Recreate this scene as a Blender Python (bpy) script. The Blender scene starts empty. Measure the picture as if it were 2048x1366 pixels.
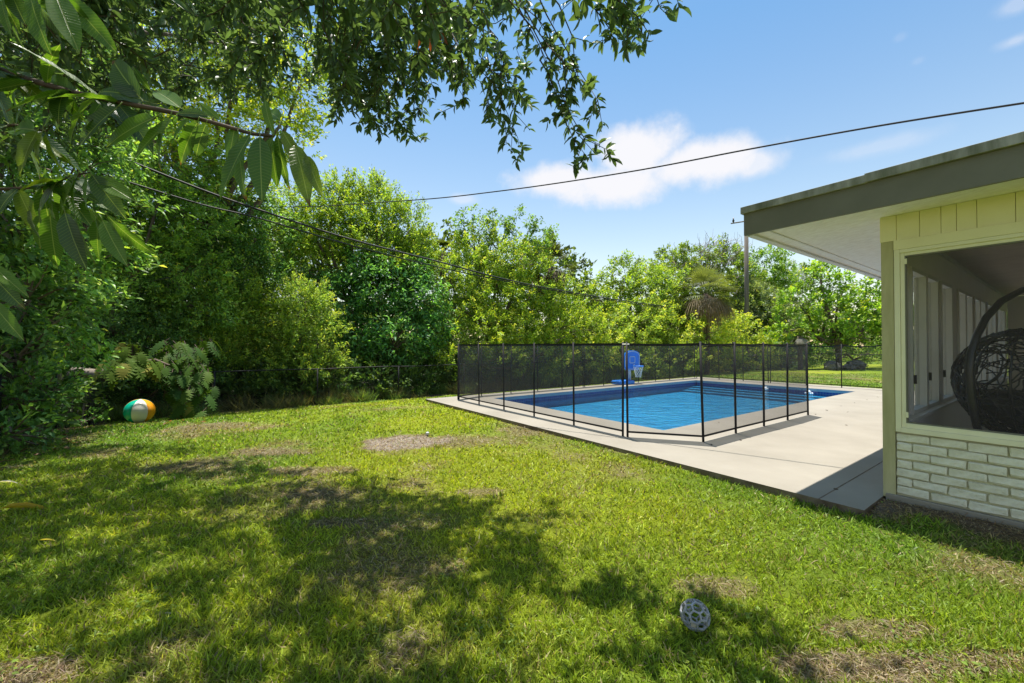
import bpy, bmesh, math, random
import numpy as np
from mathutils import Vector, Matrix
R = math.radians
rng = np.random.default_rng(7)
random.seed(7)
S = bpy.context.scene
COL = S.collection

# ------------------------------------------------------------------ camera, sky, sun, exposure
F = 818.0
PITCH = R(0.63)
CAMZ = 1.30
cd = bpy.data.cameras.new("camera"); cam = bpy.data.objects.new("camera", cd); COL.objects.link(cam)
cd.sensor_width = 36.0; cd.lens = 36.0 * F / 2048.0; cd.clip_start = 0.05; cd.clip_end = 2000
cam.location = (0, 0, CAMZ); cam.rotation_euler = (math.pi / 2 + PITCH, 0, 0)
S.camera = cam

SUNV = Vector((-0.04, 0.215, 1.0)).normalized()
SUN_EL = math.asin(SUNV.z); SUN_AZ = math.atan2(SUNV.x, SUNV.y)
sl = bpy.data.lights.new("sun", 'SUN'); so = bpy.data.objects.new("sun", sl); COL.objects.link(so)
sl.energy = 3.9; sl.angle = R(0.53); sl.color = (1.0, 0.95, 0.86)
so.rotation_euler = SUNV.to_track_quat('Z', 'Y').to_euler(); so.location = (0, 0, 30)

W = bpy.data.worlds.new("World"); S.world = W; W.use_nodes = True
wn, wl = W.node_tree.nodes, W.node_tree.links
wn.clear()
wout = wn.new('ShaderNodeOutputWorld'); bg = wn.new('ShaderNodeBackground')
sky = wn.new('ShaderNodeTexSky'); sky.sky_type = 'NISHITA'; sky.sun_disc = False
sky.sun_elevation = SUN_EL; sky.sun_rotation = SUN_AZ; sky.air_density = 1.25; sky.dust_density = 0.6; sky.ozone_density = 1.6
bg.inputs['Strength'].default_value = 0.076
tc = wn.new('ShaderNodeTexCoord')
def wmath(op, a, b=None, clamp=False):
    n = wn.new('ShaderNodeMath'); n.operation = op; n.use_clamp = clamp
    for i, v in enumerate((a, b)):
        if v is None: continue
        if isinstance(v, (int, float)): n.inputs[i].default_value = v
        else: wl.new(v, n.inputs[i])
    return n.outputs[0]
def ray(px, py):
    a = (px - 1024) / F; b = (683 - py) / F
    return Vector((a, math.cos(PITCH) - b * math.sin(PITCH), math.sin(PITCH) + b * math.cos(PITCH)))
n1 = wn.new('ShaderNodeTexNoise'); n1.inputs['Scale'].default_value = 13; n1.inputs['Detail'].default_value = 6; n1.inputs['Roughness'].default_value = 0.6
wl.new(tc.outputs['Generated'], n1.inputs['Vector'])
nz = wmath('MULTIPLY', wmath('SUBTRACT', n1.outputs['Fac'], 0.5), 1.15)
total = None
# sky clouds: centre direction, width, height, density
CLOUDS = [(1275, 308, .125, .080, 1.0), (1120, 360, .15, .048, .95), (1230, 368, .18, .062, 1.0), (1390, 328, .18, .060, 1.0), (1510, 325, .07, .040, .7), (1180, 395, .09, .022, .6),
          (925, 398, .045, .018, .45), (1750, 295, .11, .022, .32), (2030, 82, .03, .014, .4), (2030, 12, .03, .02, .35), (1800, 75, .012, .010, .18), (1836, 122, .012, .009, .18)]
for (cx, cy, w_, h_, dn) in CLOUDS:
    c = ray(cx, cy).normalized()
    rx = Vector((c.y, -c.x, 0)).normalized(); ry = rx.cross(c)
    def dotn(v):
        n = wn.new('ShaderNodeVectorMath'); n.operation = 'DOT_PRODUCT'
        wl.new(tc.outputs['Generated'], n.inputs[0]); n.inputs[1].default_value = tuple(v)
        return n.outputs['Value']
    a = wmath('DIVIDE', dotn(rx), w_); b = wmath('DIVIDE', dotn(ry), h_)
    d2 = wmath('ADD', wmath('MULTIPLY', a, a), wmath('MULTIPLY', b, b))
    m = wmath('SUBTRACT', 1.0, wmath('POWER', d2, 0.5))
    m = wmath('ADD', m, nz)
    front = wmath('GREATER_THAN', dotn(c), 0.0)
    m = wmath('MULTIPLY', wmath('MULTIPLY', m, 1.5, True), front)
    m = wmath('MULTIPLY', m, dn)
    total = m if total is None else wmath('MAXIMUM', total, m)
# scattered cumulus added over the unseen sky, to lift and whiten the fill light
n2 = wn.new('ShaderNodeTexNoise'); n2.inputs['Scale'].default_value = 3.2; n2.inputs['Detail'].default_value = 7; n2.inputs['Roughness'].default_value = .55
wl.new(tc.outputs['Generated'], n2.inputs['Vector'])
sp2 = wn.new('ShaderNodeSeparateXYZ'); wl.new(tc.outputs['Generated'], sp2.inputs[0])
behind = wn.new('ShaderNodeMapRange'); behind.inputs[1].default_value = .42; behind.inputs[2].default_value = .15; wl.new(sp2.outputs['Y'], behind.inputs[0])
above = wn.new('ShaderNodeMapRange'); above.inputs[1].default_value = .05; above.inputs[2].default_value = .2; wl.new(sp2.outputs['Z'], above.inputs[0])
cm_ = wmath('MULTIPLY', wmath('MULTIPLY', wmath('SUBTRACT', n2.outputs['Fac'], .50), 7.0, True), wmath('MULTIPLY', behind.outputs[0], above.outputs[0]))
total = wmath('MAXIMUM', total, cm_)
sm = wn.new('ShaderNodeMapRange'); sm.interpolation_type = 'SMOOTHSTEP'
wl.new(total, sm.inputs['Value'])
sepz = wn.new('ShaderNodeSeparateXYZ'); wl.new(tc.outputs['Generated'], sepz.inputs[0])
zr = wn.new('ShaderNodeMapRange'); zr.inputs[1].default_value = .2; zr.inputs[2].default_value = .6; wl.new(sepz.outputs['Z'], zr.inputs[0])
grade = wn.new('ShaderNodeMix'); grade.data_type = 'RGBA'; wl.new(zr.outputs[0], grade.inputs[0]); grade.inputs[6].default_value = (1.28, 1.14, .99, 1); grade.inputs[7].default_value = (.66, .92, 1, 1)
hsv = wn.new('ShaderNodeMix'); hsv.data_type = 'RGBA'; hsv.blend_type = 'MULTIPLY'; hsv.inputs[0].default_value = 1
wl.new(sky.outputs[0], hsv.inputs[6]); wl.new(grade.outputs[2], hsv.inputs[7])
mixc = wn.new('ShaderNodeMix'); mixc.data_type = 'RGBA'
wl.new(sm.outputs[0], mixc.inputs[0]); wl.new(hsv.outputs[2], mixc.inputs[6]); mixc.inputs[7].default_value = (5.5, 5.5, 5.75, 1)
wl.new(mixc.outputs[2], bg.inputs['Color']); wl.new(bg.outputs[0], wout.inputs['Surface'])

S.view_settings.view_transform = 'Standard'; S.view_settings.look = 'None'
S.view_settings.gamma = 1; S.view_settings.use_curve_mapping = False
S.view_settings.exposure = 1.18
S.cycles.max_bounces = 8; S.cycles.transparent_max_bounces = 24
S.cycles.diffuse_bounces = 5; S.cycles.glossy_bounces = 3; S.cycles.transmission_bounces = 5
S.cycles.caustics_reflective = False; S.cycles.caustics_refractive = False
S.cycles.use_denoising = True

# ------------------------------------------------------------------ places
D1 = Vector((-0.584, 0.811, 0)); D2 = Vector((0.811, 0.584, 0))
C0 = Vector((3.23, 3.57, 0))                     # outer corner of the house
def H(u, v, z=0.0):                              # house frame: u along the lawn wall, v along the pool side wall
    return C0 - D1 * u + D2 * v + Vector((0, 0, z))
def UV(x, y):
    dx, dy = x - C0.x, y - C0.y
    return -(dx * D1.x + dy * D1.y), dx * D2.x + dy * D2.y
def P(px, py, Y):                                # place seen at a pixel at a given distance ahead
    r = ray(px, py); k = Y / r.y
    return Vector((r.x * k, Y, CAMZ + r.z * k))
def G(px, py, z=0.0):                            # place on the level z seen at a pixel
    r = ray(px, py); k = (z - CAMZ) / r.z
    return Vector((r.x * k, r.y * k, z))
def proj(p):
    y_ = p.y * math.cos(PITCH) + (p.z - CAMZ) * math.sin(PITCH); z_ = -p.y * math.sin(PITCH) + (p.z - CAMZ) * math.cos(PITCH)
    return (1024 + F * p.x / y_, 683 - F * z_ / y_) if y_ > .05 else (None, None)
def gz(x, y):                                    # height of the lawn
    u = -((x - C0.x) * D1.x + (y - C0.y) * D1.y); v = (x - C0.x) * D2.x + (y - C0.y) * D2.y
    s = -u
    t = np.clip((s - 8.0) / 5.4, 0, 1); t = t * t * (3 - 2 * t)
    far = np.clip((v - 11.5) / 9.0, 0, 1)
    z = -0.055 - 0.56 * t * (1 - .3 * far) - 0.12 * far * (1 - t)
    z = z - 0.05 * np.clip((-v - 0.3) / 3.0, 0, 1) * (1 - t)
    z = z + .05 * np.clip((v + .9) / .7, 0, 1) * np.clip((u + .15) / .2, 0, 1)
    z = z + 0.014 * np.sin(x * 1.7 + y * .9) * np.cos(y * 1.3 - x * .6)
    return z

# value noise in numpy
_perm = rng.permutation(512)
def vnoise(x, y, seed=0):
    x = np.asarray(x, float) + seed * 17.3; y = np.asarray(y, float) - seed * 9.1
    xi = np.floor(x).astype(int); yi = np.floor(y).astype(int); fx = x - xi; fy = y - yi
    fx = fx * fx * (3 - 2 * fx); fy = fy * fy * (3 - 2 * fy)
    def h(a, b): return _perm[(_perm[a & 511] + b) & 511] / 511.0
    return (h(xi, yi) * (1 - fx) + h(xi + 1, yi) * fx) * (1 - fy) + (h(xi, yi + 1) * (1 - fx) + h(xi + 1, yi + 1) * fx) * fy
def fbm(x, y, seed=0, o=4):
    s = 0; a = .5; t = 0
    for i in range(o):
        s = s + a * vnoise(x * 2 ** i, y * 2 ** i, seed + i * 3); t += a; a *= .55
    return s / t

# ------------------------------------------------------------------ materials
def mat(name):
    m = bpy.data.materials.new(name); m.use_nodes = True
    n, l = m.node_tree.nodes, m.node_tree.links
    return m, n, l, n['Principled BSDF']
def noise_mat(name, c1, c2, scale=8, rough=.7, bump=.15, bscale=None, detail=6, spec=.3, metal=0, stretch=None, c3=None):
    m, n, l, b = mat(name)
    t = n.new('ShaderNodeTexCoord'); mp = n.new('ShaderNodeMapping'); l.new(t.outputs['Object'], mp.inputs[0])
    if stretch: mp.inputs['Scale'].default_value = stretch
    x = n.new('ShaderNodeTexNoise'); x.inputs['Scale'].default_value = scale; x.inputs['Detail'].default_value = detail; x.inputs['Roughness'].default_value = .6
    l.new(mp.outputs[0], x.inputs['Vector'])
    r = n.new('ShaderNodeValToRGB'); r.color_ramp.elements[0].position = .32; r.color_ramp.elements[1].position = .68
    r.color_ramp.elements[0].color = (*c1, 1); r.color_ramp.elements[1].color = (*c2, 1)
    if c3:
        e = r.color_ramp.elements.new(.8); e.color = (*c3, 1)
    l.new(x.outputs['Fac'], r.inputs[0]); l.new(r.outputs[0], b.inputs['Base Color'])
    b.inputs['Roughness'].default_value = rough; b.inputs['Specular IOR Level'].default_value = spec; b.inputs['Metallic'].default_value = metal
    if bump:
        y = n.new('ShaderNodeTexNoise'); y.inputs['Scale'].default_value = bscale or scale * 6; y.inputs['Detail'].default_value = 5
        l.new(mp.outputs[0], y.inputs['Vector'])
        q = n.new('ShaderNodeBump'); q.inputs['Strength'].default_value = bump; q.inputs['Distance'].default_value = .01
        l.new(y.outputs['Fac'], q.inputs['Height']); l.new(q.outputs[0], b.inputs['Normal'])
    return m
def leaf_mat(name, rough=.45, spec=.45, trans=.38, tcol=(1.5, 1.45, .55)):
    m, n, l, b = mat(name)
    a = n.new('ShaderNodeAttribute'); a.attribute_name = 'col'
    l.new(a.outputs['Color'], b.inputs['Base Color'])
    b.inputs['Roughness'].default_value = rough; b.inputs['Specular IOR Level'].default_value = spec
    tr = n.new('ShaderNodeBsdfTranslucent'); mu = n.new('ShaderNodeMix'); mu.data_type = 'RGBA'; mu.blend_type = 'MULTIPLY'
    mu.inputs[0].default_value = 1; l.new(a.outputs['Color'], mu.inputs[6]); mu.inputs[7].default_value = (*tcol, 1)
    l.new(mu.outputs[2], tr.inputs['Color'])
    mx = n.new('ShaderNodeMixShader'); mx.inputs[0].default_value = trans
    l.new(b.outputs[0], mx.inputs[1]); l.new(tr.outputs[0], mx.inputs[2])
    l.new(mx.outputs[0], n['Material Output'].inputs['Surface'])
    return m
M = {}
M['leaf'] = leaf_mat('leaf', .5, .35, .42)
M['leaf_gloss'] = leaf_mat('leaf_gloss', .42, .45, .42)
M['philo'] = leaf_mat('philodendron_leaf', .6, .15, .35)
M['grass'] = leaf_mat('grass_blade', .5, .35, .4, (1.35, 1.3, .6))
M['bark'] = noise_mat('bark', (.075, .055, .04), (.19, .15, .115), 9, .9, .6, 30, stretch=(1, 1, .25))
M['bark_pale'] = noise_mat('bark_pale', (.16, .13, .10), (.32, .27, .22), 9, .9, .5, 30, stretch=(1, 1, .3))
M['twig'] = noise_mat('twig', (.05, .035, .025), (.11, .075, .05), 12, .8, .2)
M['twig_grey'] = noise_mat('twig_grey', (.2, .16, .14), (.33, .27, .24), 5, .9, 0)
M['concrete'] = noise_mat('concrete', (.25, .226, .186), (.305, .278, .232), 1.1, .85, .4, 110, c3=(.31, .282, .235), detail=12)
M['slab_edge'] = noise_mat('slab_edge', (.10, .07, .045), (.24, .19, .14), 7, .9, .5, 40)
M['black_metal'] = noise_mat('black_metal', (.012, .012, .014), (.02, .02, .022), 20, .6, 0, spec=.25)
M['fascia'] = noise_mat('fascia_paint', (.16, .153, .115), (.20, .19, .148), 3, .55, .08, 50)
M['drip'] = noise_mat('drip_edge_paint', (.16, .165, .11), (.42, .405, .365), 5, .5, .05, 50, c3=(.48, .465, .42), stretch=(2.5, 2.5, .5))
M['soffit'] = noise_mat('soffit_stucco', (.80, .77, .73), (.93, .915, .89), 26, .9, 1.0, 30, stretch=(1, .35, 1))
M['trim_white'] = noise_mat('trim_white', (.66, .65, .62), (.76, .75, .72), 3, .6, .05)
M['yellow'] = noise_mat('yellow_paint', (.84, .79, .48), (.90, .85, .55), 4, .6, .08, 60)
M['yellow_pale'] = noise_mat('pale_yellow_paint', (.82, .78, .54), (.88, .84, .60), 4, .55, .05, 60)
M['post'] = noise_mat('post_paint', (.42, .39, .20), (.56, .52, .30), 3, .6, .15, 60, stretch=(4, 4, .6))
M['brick'] = noise_mat('brick_paint', (.68, .65, .50), (.90, .87, .74), 11, .8, 1.0, 38, c3=(.86, .83, .70))
M['mortar'] = noise_mat('mortar', (.52, .49, .33), (.62, .59, .43), 9, .9, .5, 50)
M['wood_pole'] = noise_mat('weathered_wood', (.12, .10, .085), (.22, .19, .165), 3, .9, .4, 20, stretch=(6, 6, .3))
M['cable'] = noise_mat('cable', (.016, .016, .018), (.03, .03, .032), 10, .6, 0)
M['soil'] = noise_mat('soil', (.07, .05, .04), (.24, .19, .15), 5, .95, .7, 30)
M['blue'] = noise_mat('blue_plastic', (.015, .22, .80), (.02, .26, .88), 5, .35, 0, spec=.5)
M['white_plastic'] = noise_mat('white_plastic', (.62, .64, .66), (.70, .72, .74), 5, .4, 0, spec=.5)
M['net'] = noise_mat('net_cord', (.75, .75, .75), (.82, .82, .82), 5, .7, 0)
M['ball_green'] = noise_mat('ball_green', (.0, .38, .25), (.0, .44, .30), 3, .25, .05, 6, spec=.5)
M['ball_white'] = noise_mat('ball_white', (.80, .78, .71), (.86, .84, .77), 3, .25, .05, 6, spec=.5)
M['ball_orange'] = noise_mat('ball_orange', (.85, .33, .01), (.9, .37, .02), 3, .25, .05, 6, spec=.5)
M['rubber'] = noise_mat('grey_rubber', (.22, .22, .24), (.40, .40, .43), 30, .4, .1, spec=.5)
M['tag'] = noise_mat('tan_tag', (.42, .38, .32), (.5, .46, .4), 30, .7, 0)
M['room_wall'] = noise_mat('room_wall', (.84, .80, .77), (.88, .85, .82), 3, .7, .05)
M['room_ceiling'] = noise_mat('room_ceiling', (.55, .46, .45), (.65, .56, .54), 4, .8, .3, 40)
M['room_floor'] = noise_mat('room_floor', (.50, .46, .42), (.58, .54, .49), 3, .5, .05)
M['wicker'] = noise_mat('black_wicker', (.012, .012, .014), (.03, .03, .034), 20, .45, .1, spec=.5)
M['steel'] = noise_mat('black_steel', (.015, .015, .018), (.03, .03, .035), 9, .3, .05, spec=.6, c3=(.25, .25, .26))
M['rock'] = noise_mat('rock', (.08, .075, .07), (.2, .185, .17), 4, .9, .6, 20)
M['cushion'] = noise_mat('cushion', (.05, .05, .055), (.09, .09, .095), 9, .9, .1)

# mesh whose see-through share depends on the angle of the ray to the cloth (true for light and for eyes alike)
def mesh_cloth(name, open_, col, cap=.93):
    m, n, l, b = mat(name)
    n.remove(b)
    g = n.new('ShaderNodeNewGeometry'); d = n.new('ShaderNodeVectorMath'); d.operation = 'DOT_PRODUCT'
    l.new(g.outputs['Normal'], d.inputs[0]); l.new(g.outputs['Incoming'], d.inputs[1])
    ab = n.new('ShaderNodeMath'); ab.operation = 'ABSOLUTE'; l.new(d.outputs['Value'], ab.inputs[0])
    mxn = n.new('ShaderNodeMath'); mxn.operation = 'MAXIMUM'; l.new(ab.outputs[0], mxn.inputs[0]); mxn.inputs[1].default_value = .12
    dv = n.new('ShaderNodeMath'); dv.operation = 'DIVIDE'; dv.inputs[0].default_value = 1; l.new(mxn.outputs[0], dv.inputs[1])
    pw = n.new('ShaderNodeMath'); pw.operation = 'POWER'; pw.inputs[0].default_value = open_; l.new(dv.outputs[0], pw.inputs[1])
    om = n.new('ShaderNodeMath'); om.operation = 'SUBTRACT'; om.inputs[0].default_value = 1; l.new(pw.outputs[0], om.inputs[1])
    mn = n.new('ShaderNodeMath'); mn.operation = 'MINIMUM'; l.new(om.outputs[0], mn.inputs[0]); mn.inputs[1].default_value = cap
    tr = n.new('ShaderNodeBsdfTransparent'); df = n.new('ShaderNodeBsdfDiffuse'); df.inputs[0].default_value = (*col, 1)
    tl = n.new('ShaderNodeBsdfTranslucent'); tl.inputs[0].default_value = (*col, 1)
    a1 = n.new('ShaderNodeMixShader'); a1.inputs[0].default_value = .35; l.new(df.outputs[0], a1.inputs[1]); l.new(tl.outputs[0], a1.inputs[2])
    mx = n.new('ShaderNodeMixShader'); l.new(mn.outputs[0], mx.inputs[0]); l.new(tr.outputs[0], mx.inputs[1]); l.new(a1.outputs[0], mx.inputs[2])
    l.new(mx.outputs[0], n['Material Output'].inputs['Surface'])
    return m
M['pool_mesh'] = mesh_cloth('pool_mesh', .75, (.075, .072, .075))
M['screen'] = mesh_cloth('window_screen', .74, (.17, .15, .155), .42)

m, n, l, b = mat('water')
n.remove(b)
tcn = n.new('ShaderNodeTexCoord'); mp = n.new('ShaderNodeMapping'); mp.inputs['Scale'].default_value = (1, 1.6, 1); mp.inputs['Rotation'].default_value = (0, 0, .4)
l.new(tcn.outputs['Object'], mp.inputs[0])
w1 = n.new('ShaderNodeTexNoise'); w1.inputs['Scale'].default_value = 2.6; w1.inputs['Detail'].default_value = 4; w1.inputs['Distortion'].default_value = .8; l.new(mp.outputs[0], w1.inputs['Vector'])
bp = n.new('ShaderNodeBump'); bp.inputs['Strength'].default_value = .8; bp.inputs['Distance'].default_value = .06; l.new(w1.outputs['Fac'], bp.inputs['Height'])
fr = n.new('ShaderNodeFresnel'); fr.inputs['IOR'].default_value = 1.33; l.new(bp.outputs[0], fr.inputs['Normal'])
gl = n.new('ShaderNodeBsdfGlossy'); gl.inputs['Roughness'].default_value = .05; l.new(bp.outputs[0], gl.inputs['Normal'])
rf = n.new('ShaderNodeBsdfTransparent'); rf.inputs[0].default_value = (.55, .86, .95, 1)
wx = n.new('ShaderNodeMixShader'); l.new(fr.outputs[0], wx.inputs[0]); l.new(rf.outputs[0], wx.inputs[1]); l.new(gl.outputs[0], wx.inputs[2])
l.new(wx.outputs[0], n['Material Output'].inputs['Surface'])
M['water'] = m
M['plaster'] = noise_mat('pool_plaster', (.028, .26, .46), (.05, .33, .54), 1.6, .8, 0)
M['pool_lip'] = noise_mat('pool_lip', (.27, .36, .42), (.33, .42, .48), 3, .7, 0)
M['froth'] = noise_mat('froth', (.75, .8, .85), (.9, .93, .95), 20, .6, .3)
m, n, l, b = mat('waterline_tile')
tcn = n.new('ShaderNodeTexCoord'); bk = n.new('ShaderNodeTexBrick'); l.new(tcn.outputs['UV'], bk.inputs['Vector'])
bk.offset = 0; bk.inputs['Scale'].default_value = 1; bk.inputs['Brick Width'].default_value = .075; bk.inputs['Row Height'].default_value = .075; bk.inputs['Mortar Size'].default_value = .006
bk.inputs['Color1'].default_value = (.01, .03, .16, 1); bk.inputs['Color2'].default_value = (.02, .06, .26, 1); bk.inputs['Mortar'].default_value = (.12, .16, .25, 1)
l.new(bk.outputs['Color'], b.inputs['Base Color']); b.inputs['Roughness'].default_value = .2
M['tile'] = m
m, n, l, b = mat('pane_glass')
n.remove(b)
tr = n.new('ShaderNodeBsdfTransparent'); tr.inputs[0].default_value = (.78, .8, .8, 1); gl = n.new('ShaderNodeBsdfGlossy'); gl.inputs['Roughness'].default_value = .03
fr = n.new('ShaderNodeFresnel'); mx = n.new('ShaderNodeMixShader'); l.new(fr.outputs[0], mx.inputs[0]); l.new(tr.outputs[0], mx.inputs[1]); l.new(gl.outputs[0], mx.inputs[2])
l.new(mx.outputs[0], n['Material Output'].inputs['Surface'])
M['glass'] = m
m, n, l, b = mat('ground_sheet')
a = n.new('ShaderNodeAttribute'); a.attribute_name = 'col'
x = n.new('ShaderNodeTexNoise'); x.inputs['Scale'].default_value = 22; x.inputs['Detail'].default_value = 8; x.inputs['Roughness'].default_value = .75
tcn = n.new('ShaderNodeTexCoord'); l.new(tcn.outputs['Object'], x.inputs['Vector'])
mr = n.new('ShaderNodeMapRange'); mr.inputs[1].default_value = .25; mr.inputs[2].default_value = .75; mr.inputs[3].default_value = .45; mr.inputs[4].default_value = 1.4; l.new(x.outputs['Fac'], mr.inputs[0])
mu = n.new('ShaderNodeVectorMath'); mu.operation = 'SCALE'; l.new(a.outputs['Color'], mu.inputs[0]); l.new(mr.outputs[0], mu.inputs['Scale'])
l.new(mu.outputs[0], b.inputs['Base Color']); b.inputs['Roughness'].default_value = .95; b.inputs['Specular IOR Level'].default_value = .1
bp = n.new('ShaderNodeBump'); bp.inputs['Strength'].default_value = .8; bp.inputs['Distance'].default_value = .02; l.new(x.outputs['Fac'], bp.inputs['Height']); l.new(bp.outputs[0], b.inputs['Normal'])
M['ground'] = m

# ------------------------------------------------------------------ helpers
def tag(o, label=None, cat=None, group=None, kind=None):
    if label: o['label'] = label
    if cat: o['category'] = cat
    if group: o['group'] = group
    if kind: o['kind'] = kind
    return o
def empty(name, loc, label=None, cat=None, group=None, rz=0, parent=None):
    o = bpy.data.objects.new(name, None); COL.objects.link(o); o.location = loc; o.rotation_euler.z = rz
    o.empty_display_size = .2
    if parent: o.parent = parent
    return tag(o, label, cat, group)
def link(name, me, m, parent=None, loc=None):
    o = bpy.data.objects.new(name, me); COL.objects.link(o)
    if m is not None and not me.materials: me.materials.append(m)
    if parent is not None:
        o.parent = parent
    if loc is not None: o.location = loc
    return o
def npmesh(name, V, Fs, col=None, smooth=False, uv=None):
    """V (n,3); Fs list of index arrays (k, 3 or 4)"""
    me = bpy.data.meshes.new(name)
    V = np.asarray(V, np.float32)
    loops = np.concatenate([f.reshape(-1) for f in Fs]).astype(np.int32)
    tot = np.concatenate([np.full(len(f), f.shape[1], np.int32) for f in Fs])
    st = np.concatenate([[0], np.cumsum(tot)[:-1]]).astype(np.int32)
    me.vertices.add(len(V)); me.vertices.foreach_set('co', V.ravel())
    me.loops.add(len(loops)); me.loops.foreach_set('vertex_index', loops)
    me.polygons.add(len(tot)); me.polygons.foreach_set('loop_start', st); me.polygons.foreach_set('loop_total', tot)
    if smooth: me.polygons.foreach_set('use_smooth', np.ones(len(tot), bool))
    if col is not None:
        at = me.attributes.new('col', 'FLOAT_COLOR', 'POINT')
        c = np.ones((len(V), 4), np.float32); c[:, :3] = col; at.data.foreach_set('color', c.ravel())
    me.update(calc_edges=True); me.validate()
    return me
class MB:
    """collects boxes, tubes and sheets into one mesh"""
    def __init__(s): s.v = []; s.f = []
    def add(s, vs, fs):
        k = len(s.v); s.v += [tuple(v) for v in vs]; s.f += [tuple(i + k for i in f) for f in fs]; return s
    def box(s, a, b, fr=None):                   # box between two corners given in frame fr(u,v,z)
        (x0, y0, z0), (x1, y1, z1) = a, b
        x0, x1 = sorted((x0, x1)); y0, y1 = sorted((y0, y1)); z0, z1 = sorted((z0, z1))
        c = [(x, y, z) for z in (z0, z1) for y in (y0, y1) for x in (x0, x1)]
        if fr: c = [fr(*q) for q in c]
        return s.add(c, [(0, 2, 3, 1), (4, 5, 7, 6), (0, 1, 5, 4), (2, 6, 7, 3), (0, 4, 6, 2), (1, 3, 7, 5)])
    def tube(s, pts, r, n=6, cap=True):
        pts = [Vector(p) for p in pts]
        rs = r if isinstance(r, (list, tuple, np.ndarray)) else [r] * len(pts)
        k = len(s.v); up = Vector((0, 0, 1)); px = None
        for i, p in enumerate(pts):
            t = (pts[min(i + 1, len(pts) - 1)] - pts[max(i - 1, 0)])
            t = t.normalized() if t.length > 1e-9 else Vector((0, 0, 1))
            if px is None: px = t.orthogonal().normalized()
            else:
                px = px - t * px.dot(t); px = px.normalized() if px.length > 1e-6 else t.orthogonal().normalized()
            py = t.cross(px)
            for j in range(n):
                a = 2 * math.pi * j / n; s.v.append(tuple(p + (px * math.cos(a) + py * math.sin(a)) * rs[i]))
        for i in range(len(pts) - 1):
            for j in range(n):
                a = k + i * n + j; b2 = k + i * n + (j + 1) % n
                s.f.append((a, b2, b2 + n, a + n))
        if cap:
            s.f.append(tuple(k + j for j in reversed(range(n)))); s.f.append(tuple(k + (len(pts) - 1) * n + j for j in range(n)))
        return s
    def mesh(s, name, smooth=False):
        me = bpy.data.meshes.new(name); me.from_pydata(s.v, [], s.f); me.update()
        if smooth: me.polygons.foreach_set('use_smooth', np.ones(len(me.polygons), bool))
        return me
    def build(s, name, m, parent=None, smooth=False, bevel=0, local=False):
        me = s.mesh(name, smooth)
        if parent is not None and not local:     # vertices were given in world space
            me.transform(world(parent).inverted())
        o = link(name, me, m, parent)
        if bevel:
            bv = o.modifiers.new('bevel', 'BEVEL'); bv.width = bevel; bv.segments = 2; bv.limit_method = 'ANGLE'
        return o
def world(o):
    m = Matrix.LocRotScale(o.location, o.rotation_euler, o.scale)
    return world(o.parent) @ m if o.parent else m

# leaf templates: (t along, s across, h up)
T_LEAF = dict(v=np.array([(0, 0, 0), (.45, -.5, .10), (1, 0, -.12), (.45, .5, .10)], float), f=[np.array([(0, 1, 2), (0, 2, 3)])])
_t8 = [(0, 0, 0), (.25, 0, -.0), (.55, 0, -.03), (.82, 0, -.10), (1, 0, -.2)]
_l8 = [(.22, -.36, .09), (.52, -.5, .08), (.8, -.30, -.03)]; _r8 = [(a, -b, c) for a, b, c in _l8]
T_OVAL = dict(v=np.array(_t8 + _l8 + _r8, float),
              f=[np.array([(0, 5, 1), (0, 1, 8), (3, 7, 4), (3, 4, 10)]), np.array([(1, 5, 6, 2), (2, 6, 7, 3), (1, 2, 9, 8), (2, 3, 10, 9)])])
T_BLADE = dict(v=np.array([(0, -.5, 0), (0, .5, 0), (.5, -.42, .12), (.5, .42, .12), (1, 0, -.05)], float), f=[np.array([(2, 3, 4)]), np.array([(0, 1, 3, 2)])])
def norm(a): return a / np.maximum(np.linalg.norm(a, axis=1, keepdims=True), 1e-9)
def leaves_mesh(name, T, pos, d, nrm, L, Wd, col, smooth=False, hs=1.0):
    d = norm(d); s = norm(np.cross(nrm, d)); h = np.cross(d, s)
    tv = T['v']; N = len(pos); k = len(tv)
    V = pos[:, None, :] + d[:, None, :] * (tv[None, :, 0:1] * L[:, None, None]) + s[:, None, :] * (tv[None, :, 1:2] * Wd[:, None, None]) + h[:, None, :] * (tv[None, :, 2:3] * (hs * L)[:, None, None])
    off = (np.arange(N) * k)
    Fs = [(f[None, :, :] + off[:, None, None]).reshape(-1, f.shape[1]) for f in T['f']]
    return npmesh(name, V.reshape(-1, 3), Fs, np.repeat(col, k, axis=0), smooth)
def rdir(n): return norm(rng.normal(size=(n, 3)))
def tint(base, n, var=.25, yellow=.12):
    b = np.tile(np.array(base, float) * np.array([2.05, 2.25, 3.2]), (n, 1)); k = 1 + rng.normal(0, var, (n, 1)); b = b * np.clip(k, .45, 1.8)
    y = rng.random(n) < yellow; b[y] *= np.array([1.6, 1.35, .8])
    return np.clip(b, .003, .8)

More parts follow.
